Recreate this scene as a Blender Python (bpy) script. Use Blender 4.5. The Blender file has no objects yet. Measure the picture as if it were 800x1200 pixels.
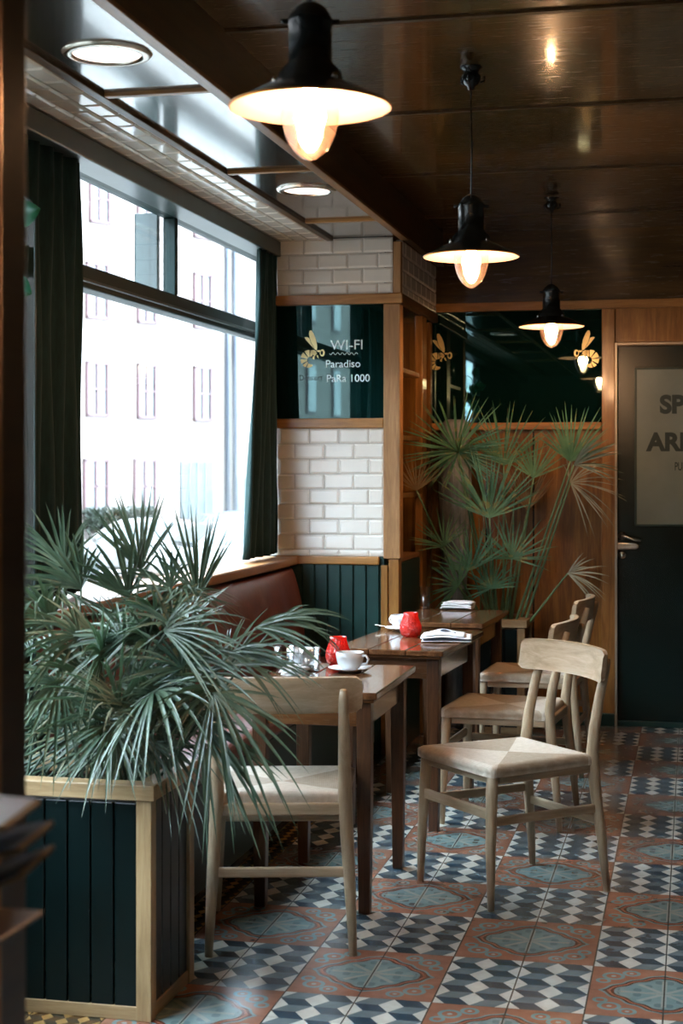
import bpy, math, random
from mathutils import Vector, Matrix
R = random.Random(7)
sc = bpy.context.scene
COL = sc.collection
PI = math.pi
sc.view_settings.view_transform = 'Standard'
try: sc.view_settings.look = 'None'
except Exception: pass
sc.view_settings.gamma = 1.0
sc.view_settings.use_curve_mapping = False
sc.view_settings.exposure = 2.8
sc.cycles.use_denoising = True
sc.cycles.max_bounces = 10
sc.cycles.transparent_max_bounces = 24
sc.cycles.sample_clamp_indirect = 6.0
sc.cycles.caustics_reflective = False
sc.cycles.caustics_refractive = False

# ------------------------------------------------------------------ camera numbers
FPX, HV, EYE = 1830.0, 548.0, 1.4
TH = math.atan(413 / FPX)
S_, C_ = math.sin(TH), math.cos(TH)
def ray(u, v):
    a = (u - 400) / FPX
    return Vector((-S_ + a * C_, C_ + a * S_, (HV - v) / FPX))
def on_h(u, v, h):            # the place on a level surface at height h
    d = ray(u, v); t = (h - EYE) / d.z
    return Vector((0, 0, EYE)) + d * t
def on_y(u, v, Y):            # the place on an upright plane Y = const
    d = ray(u, v); return Vector((0, 0, EYE)) + d * (Y / d.y)
def on_x(u, v, X):
    d = ray(u, v); return Vector((0, 0, EYE)) + d * (X / d.x)

# ------------------------------------------------------------------ node helper
class Sx:
    """scalar socket with arithmetic"""
    def __init__(s, nt, o): s.nt, s.o = nt, o
    def _m(s, op, *a, clamp=False):
        n = s.nt.nodes.new('ShaderNodeMath'); n.operation = op; n.use_clamp = clamp
        for i, x in enumerate((s,) + a):
            if isinstance(x, Sx): s.nt.links.new(x.o, n.inputs[i])
            else: n.inputs[i].default_value = x
        return Sx(s.nt, n.outputs[0])
    def __add__(s, b): return s._m('ADD', b)
    __radd__ = __add__
    def __sub__(s, b): return s._m('SUBTRACT', b)
    def __rsub__(s, b): return (s * -1.0) + b
    def __mul__(s, b): return s._m('MULTIPLY', b)
    __rmul__ = __mul__
    def __truediv__(s, b): return s._m('DIVIDE', b)
    def lt(s, b): return s._m('LESS_THAN', b)
    def gt(s, b): return s._m('GREATER_THAN', b)
    def floor(s): return s._m('FLOOR')
    def fract(s): return s._m('FRACT')
    def abs(s): return s._m('ABSOLUTE')
    def mod(s, b): return s._m('FLOORED_MODULO', b)
    def mx(s, b): return s._m('MAXIMUM', b)
    def mn(s, b): return s._m('MINIMUM', b)
    def pw(s, b): return s._m('POWER', b)
    def sqrt(s): return s._m('SQRT')

class Mat:
    def __init__(s, name):
        s.m = bpy.data.materials.new(name); s.m.use_nodes = True
        s.nt = s.m.node_tree; s.nt.nodes.clear()
        s.out = s.nt.nodes.new('ShaderNodeOutputMaterial')
    def node(s, t, **kw):
        n = s.nt.nodes.new(t)
        for k, v in kw.items():
            if k in n.inputs: s.set(n, k, v)
            else: setattr(n, k, v)
        return n
    def set(s, n, k, v):
        if isinstance(v, Sx): v = v.o
        if isinstance(v, bpy.types.NodeSocket): s.nt.links.new(v, n.inputs[k])
        else:
            if isinstance(v, (tuple, list)) and len(v) == 3 and n.inputs[k].type == 'RGBA': v = (*v, 1)
            n.inputs[k].default_value = v
    def bsdf(s, color, rough=.5, metal=0, bump=None, bstr=.3, bdist=.002, **kw):
        n = s.nt.nodes.new('ShaderNodeBsdfPrincipled')
        s.set(n, 'Base Color', color); s.set(n, 'Roughness', rough); s.set(n, 'Metallic', metal)
        for k, v in kw.items(): s.set(n, k.replace('_', ' '), v)
        if bump is not None:
            b = s.nt.nodes.new('ShaderNodeBump'); s.set(b, 'Height', bump)
            b.inputs['Strength'].default_value = bstr; b.inputs['Distance'].default_value = bdist
            s.nt.links.new(b.outputs[0], n.inputs['Normal'])
        return n
    def done(s, sh):
        s.nt.links.new(sh.outputs[0], s.out.inputs[0]); return s.m
    def coord(s, scale=(1, 1, 1), kind='Object'):
        t = s.nt.nodes.new('ShaderNodeTexCoord'); mp = s.nt.nodes.new('ShaderNodeMapping')
        s.nt.links.new(t.outputs[kind], mp.inputs[0]); mp.inputs['Scale'].default_value = scale
        return mp.outputs[0]
    def noise(s, vec, scale=5, detail=4, rough=.6, dist=0):
        n = s.node('ShaderNodeTexNoise'); s.set(n, 'Vector', vec)
        n.inputs['Scale'].default_value = scale; n.inputs['Detail'].default_value = detail
        n.inputs['Roughness'].default_value = rough; n.inputs['Distortion'].default_value = dist
        return Sx(s.nt, n.outputs[0])
    def ramp(s, fac, stops, interp='LINEAR'):
        n = s.nt.nodes.new('ShaderNodeValToRGB'); s.set(n, 0, fac); e = n.color_ramp.elements
        n.color_ramp.interpolation = interp
        while len(e) < len(stops): e.new(.5)
        for i, (p, c) in enumerate(stops): e[i].position = p; e[i].color = (*c, 1)
        return n.outputs[0]
    def mix(s, f, a, b, mode='MIX'):
        n = s.nt.nodes.new('ShaderNodeMix'); n.data_type = 'RGBA'; n.blend_type = mode
        for i, v in ((0, f), (6, a), (7, b)):
            if isinstance(v, Sx): v = v.o
            if isinstance(v, bpy.types.NodeSocket): s.nt.links.new(v, n.inputs[i])
            else: n.inputs[i].default_value = (*v, 1) if isinstance(v, (tuple, list)) else v
        return n.outputs[2]
    def xyz(s, vec):
        n = s.nt.nodes.new('ShaderNodeSeparateXYZ'); s.nt.links.new(vec, n.inputs[0])
        return [Sx(s.nt, o) for o in n.outputs]

def wood(name, dark, mid, light, axis='z', rough=.4, scale=1.0, coat=0.0, bstr=.15, contrast=1.0):
    M = Mat(name)
    st = {'x': (1.2, 14, 14), 'y': (14, 1.2, 14), 'z': (14, 14, 1.2)}[axis]
    v = M.coord(tuple(k * scale for k in st))
    n1 = M.noise(v, 1.6, 6, .62, .8)
    n2 = M.noise(v, 9, 3, .7)
    f = (n1 * .75 + n2 * .25)
    w = .17 / contrast
    col = M.ramp(f, [(.5 - w, dark), (.5, mid), (.5 + w, light)])
    return M.done(M.bsdf(col, n2 * .15 + (rough - .07), bump=n2, bstr=bstr, bdist=.001, Coat_Weight=coat, Coat_Roughness=.08))
def plain(name, c, rough=.5, metal=0, mott=.12, scale=20, bstr=.1, **kw):
    M = Mat(name); n = M.noise(M.coord(), scale, 4)
    lo = tuple(k * (1 - mott) for k in c); hi = tuple(min(1, k * (1 + mott)) for k in c)
    return M.done(M.bsdf(M.ramp(n, [(.3, lo), (.7, hi)]), rough, metal, bump=n, bstr=bstr, bdist=.001, **kw))
def clear_glass(name, tint=(1, 1, 1), rough=.0, gloss=1.0, extra=0.0):
    M = Mat(name)
    t = M.node('ShaderNodeBsdfTransparent', Color=tint)
    g = M.node('ShaderNodeBsdfGlossy', Roughness=rough)
    fr = M.node('ShaderNodeLayerWeight')
    fr.inputs['Blend'].default_value = .5
    f = (Sx(M.nt, fr.outputs['Facing']).pw(5.0) * .9 + .04) * gloss + extra
    mx = M.node('ShaderNodeMixShader'); M.set(mx, 0, f)
    M.nt.links.new(t.outputs[0], mx.inputs[1]); M.nt.links.new(g.outputs[0], mx.inputs[2])
    return M.done(mx)
def emit(name, c, s):
    M = Mat(name); return M.done(M.node('ShaderNodeEmission', Color=c, Strength=s))

MT = {}
MT['ash_z'] = wood('ash_upright', (.30, .215, .13), (.42, .315, .20), (.54, .425, .29), 'z', .45, 1.5)
MT['ash_x_lit'] = wood('ash_crosswise_lit', (.38, .28, .17), (.50, .385, .25), (.62, .50, .36), 'x', .42, 1.5)  # same ash made paler: daylight on the backrest is put into the colour
MT['ash_y'] = wood('ash_lengthwise', (.30, .215, .13), (.42, .315, .20), (.54, .425, .29), 'y', .45, 1.5)
MT['walnut_z'] = wood('table_wood_upright', (.035, .014, .006), (.075, .031, .013), (.125, .056, .024), 'z', .3, 1.6)
MT['walnut_x'] = wood('table_wood_crosswise', (.065, .025, .007), (.13, .052, .016), (.19, .09, .038), 'x', .25, 1.4)
MT['walnut_y'] = wood('table_wood_lengthwise', (.06, .024, .009), (.125, .052, .02), (.20, .09, .037), 'y', .16, 1.4, coat=.5)
MT['panel_z'] = wood('wall_panelling', (.085, .030, .004), (.21, .085, .012), (.36, .165, .028), 'z', .3, .8, coat=.25)
MT['oak_x'] = wood('oak_trim_crosswise', (.24, .10, .02), (.39, .175, .042), (.54, .27, .08), 'x', .35, 1.2)
MT['oak_y'] = wood('oak_trim_lengthwise', (.16, .065, .02), (.27, .12, .04), (.38, .19, .075), 'y', .35, 1.2)
MT['oak_z'] = wood('oak_post', (.22, .10, .032), (.34, .165, .055), (.45, .235, .09), 'z', .45, 1.5)
MT['amber_z'] = wood('varnished_post', (.16, .065, .014), (.28, .12, .026), (.40, .19, .05), 'z', .3, 1.2, coat=.3)
MT['planter_x'] = wood('planter_trim_crosswise', (.20, .12, .05), (.31, .20, .095), (.42, .29, .15), 'x', .45, 1.6)
MT['planter_y'] = wood('planter_trim_lengthwise', (.20, .12, .05), (.31, .20, .095), (.42, .29, .15), 'y', .45, 1.6)
MT['planter_z'] = wood('planter_trim_upright', (.20, .12, .05), (.31, .20, .095), (.42, .29, .15), 'z', .45, 1.6)
MT['ceil_x'] = wood('lacquered_ceiling_wood', (.038, .017, .0035), (.075, .034, .007), (.118, .057, .013), 'x', .25, .7, coat=.5, bstr=.03)
MT['soffit'] = wood('black_lacquered_panel', (.016, .012, .008), (.028, .020, .012), (.045, .032, .02), 'y', .2, .6, coat=1.0, bstr=.04)
MT['fascia'] = wood('fascia_wood', (.035, .015, .004), (.07, .032, .009), (.11, .052, .016), 'y', .4, .8, bstr=.03)
MT['planter_green'] = plain('planter_green_paint', (.0015, .006, .0058), .3, mott=.3, scale=6, Specular_IOR_Level=.3)
MT['green'] = plain('dark_green_paint', (.006, .034, .029), .33, mott=.25, scale=9)
MT['green_gloss'] = plain('dark_green_gloss', (.002, .011, .010), .22, mott=.3, scale=4)
MT['frame'] = plain('window_frame_paint', (.004, .02, .018), .5, mott=.3, scale=4, Specular_IOR_Level=.25)
MT['grey_green'] = plain('grey_green_paint', (.03, .05, .048), .35, mott=.2, scale=6)
MT['tile'] = plain('white_glazed_tile', (.86, .82, .74), .12, mott=.05, scale=3)
MT['grout'] = plain('tile_grout', (.52, .50, .45), .7, mott=.05)
MT['wall_dark'] = plain('room_wall_paint', (.10, .12, .11), .6)
MT['leather'] = plain('oxblood_leather', (.15, .042, .028), .36, mott=.22, scale=30, bstr=.25)
MT['black'] = plain('black_enamel', (.012, .016, .016), .22, mott=.2, scale=12)
MT['chrome'] = plain('worn_chrome', (.62, .58, .5), .25, 1, mott=.1)
MT['alu'] = plain('aluminium_strip', (.42, .36, .28), .4, .6, mott=.05)
MT['china'] = plain('white_china', (.72, .74, .76), .15, mott=.03)
MT['paper'] = plain('white_paper', (.75, .76, .78), .6, mott=.04, scale=30)
MT['linen'] = plain('white_linen', (.78, .78, .78), .8, mott=.05, scale=60)
MT['gold'] = plain('gold_leaf', (.72, .56, .25), .4, .3, mott=.1)
MT['chalk'] = plain('chalk_lettering', (.80, .88, .88), .7, mott=.1)
MT['ink'] = plain('dark_lettering', (.012, .03, .03), .6)
MT['soil'] = plain('potting_soil', (.02, .014, .009), .9, mott=.5, scale=60, bstr=.8)
MT['copper'] = plain('copper_lacquer', (.55, .24, .06), .35, .7, mott=.25, scale=6)
MT['blue'] = plain('blue_print', (.08, .16, .30), .5)
MT['black_print'] = plain('black_print', (.02, .03, .05), .5)
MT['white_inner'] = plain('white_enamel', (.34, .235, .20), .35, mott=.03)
MT['soil_road'] = plain('street_asphalt', (.085, .078, .07), .8, scale=3)
MT['pane'] = clear_glass('window_glass', (.97, .98, .98), 0, .8)
MT['clear'] = clear_glass('clear_glass', (.975, .985, .985), .02, 1.5, .05)
MT['screen_glass'] = clear_glass('screen_glass', (.90, .94, .93), .02, .5, 0)
MT['globe'] = clear_glass('lamp_globe_glass', (1.0, .93, .86), .1, .8, .12)
MT['bulb'] = emit('glowing_bulb', (1.0, .60, .32), 78)
MT['downglow'] = emit('downlight_glow', (1.0, .74, .60), .42)
def m_mirror():
    M = Mat('smoked_mirror')
    d = M.bsdf((.003, .024, .022), .6, Specular_IOR_Level=0.0)
    g = M.node('ShaderNodeBsdfGlossy', Color=(.085, .13, .125), Roughness=.015)
    mx = M.node('ShaderNodeMixShader'); mx.inputs[0].default_value = .5
    M.nt.links.new(d.outputs[0], mx.inputs[1]); M.nt.links.new(g.outputs[0], mx.inputs[2])
    return M.done(mx)
MT['mirror'] = m_mirror()
def m_frost():
    M = Mat('frosted_door_glass'); v = M.coord(); n = M.noise(v, 3, 5)
    c = M.ramp(n, [(.3, (.13, .175, .17)), (.7, (.185, .24, .23))])
    return M.done(M.bsdf(c, .28))
MT['frost'] = m_frost()
def m_cord():
    M = Mat('woven_paper_cord')
    x, y, z = M.xyz(M.coord())
    ax, ay = x.abs() * 0.9, y.abs()
    side = ay.lt(ax)                                  # which pair of the four triangles
    k = side * x + (1.0 - side) * y
    ln = ((k * 230.0).fract() - .5).abs() * 2.0
    n = M.noise(M.coord(), 60, 3)
    base = M.ramp(n, [(.3, (.56, .49, .39)), (.7, (.70, .63, .53))])
    col = M.mix(ln * .45, base, (.32, .24, .15))
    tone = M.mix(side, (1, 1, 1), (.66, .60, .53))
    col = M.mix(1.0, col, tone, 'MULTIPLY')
    return M.done(M.bsdf(col, .7, bump=ln, bstr=.5, bdist=.002))
MT['cord'] = m_cord()
def m_curtain():
    M = Mat('green_curtain_cloth'); n = M.noise(M.coord((1, 1, .2)), 90, 3)
    c = M.ramp(n, [(.3, (.003, .022, .021)), (.7, (.007, .038, .036))])
    d = M.bsdf(c, .85); t = M.node('ShaderNodeBsdfTranslucent', Color=(.01, .07, .055))
    mx = M.node('ShaderNodeMixShader'); mx.inputs[0].default_value = .12
    M.nt.links.new(d.outputs[0], mx.inputs[1]); M.nt.links.new(t.outputs[0], mx.inputs[2])
    return M.done(mx)
MT['curtain'] = m_curtain()
def m_leaf(name, lo, hi, tr, tip=None, rough=.36, tf=.22):
    M = Mat(name)
    n = M.noise(M.coord((1, 1, 1)), 7, 3)
    c = M.ramp(n, [(.35, lo), (.65, hi)])
    if tip:
        n2 = M.noise(M.coord((1, 1, 1)), 23, 2)
        c = M.mix(M.nt.nodes.new('ShaderNodeMath').outputs[0] if False else (n2.gt(.6) * .4), c, tip)
    d = M.bsdf(c, rough, Specular_IOR_Level=.6); t = M.node('ShaderNodeBsdfTranslucent', Color=tr)
    mx = M.node('ShaderNodeMixShader'); mx.inputs[0].default_value = tf
    M.nt.links.new(d.outputs[0], mx.inputs[1]); M.nt.links.new(t.outputs[0], mx.inputs[2])
    return M.done(mx)
MT['leaf_a'] = m_leaf('blue_green_palm_leaf', (.03, .066, .042), (.135, .185, .12), (.06, .12, .05), rough=.3)
MT['leaf_b'] = m_leaf('green_palm_leaf', (.05, .17, .10), (.17, .36, .20), (.16, .34, .09), (.48, .33, .08))
MT['leaf_dry'] = m_leaf('dry_palm_leaf', (.22, .14, .05), (.42, .31, .15), (.3, .2, .08))
MT['leaf_pale'] = m_leaf('pale_palm_leaf', (.20, .20, .12), (.36, .36, .24), (.3, .3, .15))
MT['stem'] = m_leaf('palm_stem', (.11, .24, .12), (.22, .38, .19), (.1, .15, .05))
MT['vine'] = m_leaf('vine_leaf', (.006, .06, .03), (.012, .10, .05), (.02, .2, .08), tf=.3)
MT['pot_grey'] = wood('grey_weathered_vase', (.10, .115, .125), (.22, .245, .26), (.34, .37, .39), 'z', .6, 2.2, bstr=.5)
def m_red():
    M = Mat('red_embossed_glass')
    v = M.coord(); vo = M.node('ShaderNodeTexVoronoi'); vo.feature = 'DISTANCE_TO_EDGE'
    M.set(vo, 'Vector', v); vo.inputs['Scale'].default_value = 75
    e = Sx(M.nt, vo.outputs[0]).mn(.25) * 4.0
    d = M.bsdf((.80, .045, .03), .12, bump=e, bstr=.9, bdist=.004, Coat_Weight=1.0)
    t = M.node('ShaderNodeBsdfTranslucent', Color=(1.0, .08, .05))
    mx = M.node('ShaderNodeMixShader'); mx.inputs[0].default_value = .45
    M.nt.links.new(d.outputs[0], mx.inputs[1]); M.nt.links.new(t.outputs[0], mx.inputs[2])
    return M.done(mx)
MT['red'] = m_red()
def m_floor():
    M = Mat('encaustic_floor_tile')
    B = .395
    x, y, z = M.xyz(M.coord())
    bx, by = (x + .275) / B, (y - 4.04) / B
    # cubes
    P = B / 4
    def cubes(p, q, A):
        i = (x + .275) / p
        fx = i.fract(); par = i.floor().mod(2.0)
        fy = (y - 4.04) / q + par * .5
        d = ((fy + .5).fract() - .5).abs()
        L = fx.lt((1.0 - d * 2.0) * A); Rr = fx.gt(1.0 - (d * 2.0) * A)
        return L.mx(Rr), fy.fract().lt(.5)
    wear = M.noise(M.coord(), 14, 5); big = M.noise(M.coord(), 1.3, 3)
    w, dk = cubes(P, P, .34)
    cw = M.ramp(wear, [(.3, (.48, .45, .38)), (.7, (.64, .61, .53))])
    cd = M.ramp(wear, [(.3, (.014, .036, .056)), (.7, (.034, .068, .098))])
    cg = M.ramp(wear, [(.3, (.095, .125, .135)), (.7, (.155, .19, .195))])
    cube = M.mix(w, M.mix(dk, cg, cd), cw)
    # medallion
    mx_ = (bx.fract() - .5).abs() * 2.0; my_ = (by.fract() - .5).abs() * 2.0
    r = (mx_.pw(1.25) + my_.pw(1.25) * 1.12)
    # lobed outline
    ang = ((mx_ * 13.0)._m('SINE') * (my_ * 13.0)._m('SINE')) * .16
    r2 = r - ang * .35
    terra = M.ramp(wear, [(.3, (.24, .095, .055)), (.7, (.34, .155, .095))])
    blue = M.ramp(wear, [(.3, (.12, .20, .20)), (.7, (.21, .29, .28))])
    drk = (.15, .035, .02)
    pale = (.30, .32, .28)
    line = lambda a, b: r2.gt(a) * r2.lt(b)
    col = M.mix(r2.lt(.86), terra, blue)
    col = M.mix(r2.lt(.79), col, drk)
    col = M.mix(r2.lt(.72), col, terra)
    col = M.mix(r2.lt(.66), col, drk)
    col = M.mix(r2.lt(.60), col, blue)
    # inner star
    dd = (mx_ - my_).abs()
    petal = ((mx_ * 22.0)._m('SINE') * (my_ * 17.0)._m('SINE')).gt(.35) * r2.lt(.55) * r2.gt(.2)
    star = (dd.lt(.05) + mx_.lt(.035) + my_.lt(.035)).mn(1.0) * r2.lt(.5)
    col = M.mix(petal * .45, col, (.06, .10, .10))
    col = M.mix(star * .8, col, pale)
    # corner scrolls
    def ring(cx, cy, rad, wd):
        dx, dy = mx_ - cx, my_ - cy
        return ((dx * dx + dy * dy).sqrt() - rad).abs().lt(wd)
    sc_ = ring(.70, .62, .13, .028).mx(ring(.46, .78, .10, .026)).mx(ring(.83, .40, .08, .024))
    col = M.mix(sc_, col, blue)
    dot = ring(.70, .62, .0, .035).mx(ring(.46, .78, .0, .03))
    col = M.mix(dot, col, pale)
    chk = (bx.floor() + by.floor()).mod(2.0)
    base = M.mix(chk.gt(.5), col, cube)
    # border under the bench
    w2, dk2 = cubes(P * .5, P * .5, .34)
    bord = M.mix(w2, M.mix(dk2, (.10, .045, .012), (.016, .018, .012)), (.38, .22, .07))
    base = M.mix(x.lt(-1.46), base, bord)
    # grout
    gx = (((x + .275) / (B / 2) + .5).fract() - .5).abs() * (B / 2)
    gy = (((y - 4.04) / (B / 2) + .5).fract() - .5).abs() * (B / 2)
    g = gx.lt(.0019).mx(gy.lt(.0008) * .5)
    base = M.mix(g, base, (.02, .022, .02))
    base = M.mix(1.0, base, M.ramp(big, [(.3, (.82, .84, .85)), (.7, (1, 1, 1))]), 'MULTIPLY')
    rough = wear * .2 + .10
    return M.done(M.bsdf(base, rough, bump=(1.0 - g) + wear * .15, bstr=.25, bdist=.0015, Coat_Weight=.35, Coat_Roughness=.22))
MT['floor'] = m_floor()

# ------------------------------------------------------------------ mesh builder
class MB:
    def __init__(s): s.v, s.f, s.sm = [], [], []
    def add(s, vs, fs, smooth=False, M=None):
        o = len(s.v)
        s.v += [tuple(M @ Vector(p)) if M else tuple(p) for p in vs]
        s.f += [tuple(o + i for i in f) for f in fs]; s.sm += [smooth] * len(fs)
        return s
    def box(s, x0, x1, y0, y1, z0, z1, M=None):
        x0, x1 = sorted((x0, x1)); y0, y1 = sorted((y0, y1)); z0, z1 = sorted((z0, z1))
        return s.add([(x0,y0,z0),(x1,y0,z0),(x1,y1,z0),(x0,y1,z0),(x0,y0,z1),(x1,y0,z1),(x1,y1,z1),(x0,y1,z1)],
              [(0,3,2,1),(4,5,6,7),(0,1,5,4),(1,2,6,5),(2,3,7,6),(3,0,4,7)], False, M)
    def tile(s, axis, p, a0, a1, b0, b1, d, bev=.006):
        """bevelled glazed tile; face plane at p, outward by d along axis; (a,b) are the other two axes"""
        def P(a, b, h):
            q = p + h
            return {'y': (a, q, b), 'x': (q, a, b), 'z': (a, b, q)}[axis]
        vs = [P(a0,b0,0),P(a1,b0,0),P(a1,b1,0),P(a0,b1,0),
              P(a0,b0,d*.45),P(a1,b0,d*.45),P(a1,b1,d*.45),P(a0,b1,d*.45),
              P(a0+bev,b0+bev,d),P(a1-bev,b0+bev,d),P(a1-bev,b1-bev,d),P(a0+bev,b1-bev,d)]
        fs = [(8,9,10,11)]
        for i in range(4):
            j = (i+1) % 4; fs += [(i,j,j+4,i+4),(i+4,j+4,j+8,i+8)]
        return s.add(vs, fs)
    def lathe(s, prof, n=32, M=None, cap=False, smooth=True):
        vs, fs = [], []
        for r, z in prof:
            for k in range(n):
                a = 2*PI*k/n; vs.append((r*math.cos(a), r*math.sin(a), z))
        for i in range(len(prof)-1):
            for k in range(n):
                k2 = (k+1) % n; fs.append((i*n+k, i*n+k2, (i+1)*n+k2, (i+1)*n+k))
        if cap:
            fs.append(tuple(range(n))[::-1]); fs.append(tuple((len(prof)-1)*n+k for k in range(n)))
        return s.add(vs, fs, smooth, M)
    def tube(s, pts, rad, n=12, M=None, cap=True, sq=(1, 1)):
        pts = [Vector(p) for p in pts]
        if not isinstance(rad, (list, tuple)): rad = [rad]*len(pts)
        vs, fs = [], []; up = None
        for i, p in enumerate(pts):
            t = (pts[min(i+1, len(pts)-1)] - pts[max(i-1, 0)]).normalized()
            if up is None:
                up = Vector((0,0,1)) if abs(t.z) < .9 else Vector((0,1,0))
            a = (up - t*up.dot(t)).normalized(); up = a; b = t.cross(a)
            for k in range(n):
                q = 2*PI*k/n; vs.append(p + rad[i]*(a*math.cos(q)*sq[0] + b*math.sin(q)*sq[1]))
        for i in range(len(pts)-1):
            for k in range(n):
                k2 = (k+1) % n; fs.append((i*n+k, i*n+k2, (i+1)*n+k2, (i+1)*n+k))
        if cap:
            fs.append(tuple(range(n))[::-1]); fs.append(tuple((len(pts)-1)*n+k for k in range(n)))
        return s.add(vs, fs, True, M)
    def prism(s, poly, axis, a, b, M=None, smooth=False):
        """poly in the two other axes, extruded from a to b"""
        def P(p, h): return {'x': (h, p[0], p[1]), 'y': (p[0], h, p[1]), 'z': (p[0], p[1], h)}[axis]
        n = len(poly)
        return s.add([P(p, a) for p in poly] + [P(p, b) for p in poly],
                     [tuple(range(n)), tuple(range(2*n-1, n-1, -1))] + [(i, i+n, (i+1) % n + n, (i+1) % n) for i in range(n)], smooth, M)
    def grid(s, fn, nu, nv, smooth=True, M=None, thick=None):
        vs = [fn(i/nu, j/nv) for j in range(nv+1) for i in range(nu+1)]
        fs = [(j*(nu+1)+i, j*(nu+1)+i+1, (j+1)*(nu+1)+i+1, (j+1)*(nu+1)+i) for j in range(nv) for i in range(nu)]
        return s.add(vs, fs, smooth, M)
    def leaflet(s, base, d, n, L, w, droop=.2, seg=5, fold=.25, taper=1.0, curl=0.0):
        d = d.normalized(); side = d.cross(n).normalized(); nn = side.cross(d)
        vs = []
        for i in range(seg+1):
            t = i/seg
            p = base + d*(L*t) + Vector((0,0,-1))*(droop*L*t*t) + nn*(curl*L*t*t)
            wd = w*(.35 + 2.6*t*(1-t)**.8 if t < .35 else (.35+2.6*.35*(.65**.8))*(1-((t-.35)/.65)**1.6))
            wd = max(wd, w*.04)
            vs += [p - side*wd*.5, p - nn*wd*fold, p + side*wd*.5]
        fs = []
        for i in range(seg):
            a = i*3; fs += [(a, a+1, a+4, a+3), (a+1, a+2, a+5, a+4)]
        return s.add(vs, fs, True)
    def build(s, name, mat, parent=None, bevel=0, bseg=2, solid=0, sub=0, origin=None, keep=False):
        me = bpy.data.meshes.new(name)
        off = Vector((0,0,0))
        if parent is not None and not keep:
            q = parent
            while q is not None: off += q.location; q = q.parent
        if origin is not None: off = off + Vector(origin) if parent is not None and not keep and False else Vector(origin)
        me.from_pydata([Vector(p) - off for p in s.v], [], s.f); me.update()
        me.polygons.foreach_set('use_smooth', s.sm)
        o = bpy.data.objects.new(name, me); COL.objects.link(o)
        me.materials.append(MT[mat] if isinstance(mat, str) else mat)
        if parent is not None:
            o.parent = parent
        elif origin is not None: o.location = origin
        if solid:
            m = o.modifiers.new('s', 'SOLIDIFY'); m.thickness = solid; m.offset = 0
        if bevel:
            m = o.modifiers.new('b', 'BEVEL'); m.width = bevel; m.segments = bseg; m.limit_method = 'ANGLE'; m.angle_limit = .7
            m.harden_normals = False
        if sub:
            m = o.modifiers.new('u', 'SUBSURF'); m.levels = sub; m.render_levels = sub
        return o

def tag(o, label=None, cat=None, group=None, kind=None):
    for k, v in (('label', label), ('category', cat), ('group', group), ('kind', kind)):
        if v: o[k] = v
    return o
def thing(name, label, cat, loc=(0,0,0), rz=0, group=None, kind=None):
    o = bpy.data.objects.new(name, None); COL.objects.link(o); o.empty_display_size = .1
    o.location = loc; o.rotation_euler.z = rz
    return tag(o, label, cat, group, kind)
def struct(o): o['kind'] = 'structure'; return o
def kids(o): return list(o.children)
def copy_tree(o, parent=None):
    c = o.copy(); COL.objects.link(c); c.parent = parent
    for ch in kids(o): copy_tree(ch, c)
    return c
def text(name, body, mat, parent, M, size, off=0.0, ext=.0004, align='LEFT', shear=0):
    cu = bpy.data.curves.new(name, 'FONT'); cu.body = body; cu.size = size; cu.extrude = ext
    cu.offset = off; cu.align_x = align; cu.align_y = 'CENTER'; cu.shear = shear
    cu.materials.append(MT[mat])
    o = bpy.data.objects.new(name, cu); COL.objects.link(o)
    bpy.context.view_layer.update()
    me = bpy.data.meshes.new_from_object(o); bpy.data.objects.remove(o)
    off = parent.location.copy()
    me.transform(Matrix.Translation(-off) @ M)
    o = bpy.data.objects.new(name, me); COL.objects.link(o); o.parent = parent
    return o

# ------------------------------------------------------------------ room numbers
XW = -2.12      # inner face of the window wall
YB = 8.60       # back wall
YP = 7.50       # tiled pier face
XP = -1.395     # pier's right side
ZS, ZC = 2.53, 2.70
XF = -1.36      # fascia
XR = 2.8; YF = -2.2

o = struct(MB().box(XW-.3, XR+.1, YF-.1, YB+.1, -.2, 0).build('floor', 'floor'))

# ceiling of lacquered boards with narrow seams
ys = [1.0 + .0, 2.15, 3.32, 4.46, 5.64, 6.84, 8.02]
mb = MB()
edges = [YF] + ys + [YB]
for a, b in zip(edges[:-1], edges[1:]):
    mb.box(XF, XR, a+.004, b-.004, ZC, ZC+.03)
ce = struct(mb.build('ceiling', 'ceil_x', bevel=.003))
MB().box(XW-.3, XR+.1, YF-.1, YB+.1, ZC+.03, ZC+.15).build('ceiling_slab', 'black', ce)
sb = MB()
for y in ys: sb.box(XF, XR, y-.012, y+.012, ZC-.006, ZC+.002)
sb.build('seam_strip', 'fascia', ce)

# lowered soffit over the bench
so = struct(MB().box(XF-.02, XF-.0005, YF, YB, ZS-.01, ZC+.04).build('wall_fascia', 'fascia', bevel=.004))
MB().box(XF-.035, XF+.004, YF, YP-.001, ZS-.022, ZS-.008).build('edge_strip', 'oak_y', so, bevel=.003)
MB().box(XF-.035, XF+.004, YP-.001, YB, ZS-.012, ZS-.008).build('edge_strip', 'fascia', so, bevel=.001)
dv = [.70, 1.95, 3.2, 4.45, 5.72, 6.94]
mb = MB(); e2 = [YF] + dv + [YP]
for a, b in zip(e2[:-1], e2[1:]): mb.box(-1.735, XF-.036, a+.002, b-.002, ZS, ZS+.02)
sf = struct(mb.build('ceiling_soffit', 'soffit', bevel=.002))
for y in dv:
    MB().box(-1.735, XF-.036, y-.014, y+.014, ZS-.012, ZS+.004).build('cross_strip', 'oak_x', sf, bevel=.003)
MB().box(-1.765, -1.735, YF, YP, ZS-.014, ZS+.01).build('long_strip', 'fascia', sf, bevel=.003)
MB().box(-1.778, -1.765, YF, YP, ZS-.008, ZS+.01).build('long_strip', 'oak_y', sf, bevel=.002)
MB().box(XW-.05, XF-.02, YF, YP+1.0, ZS+.02, ZS+.06).build('soffit_slab', 'black', sf)
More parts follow.
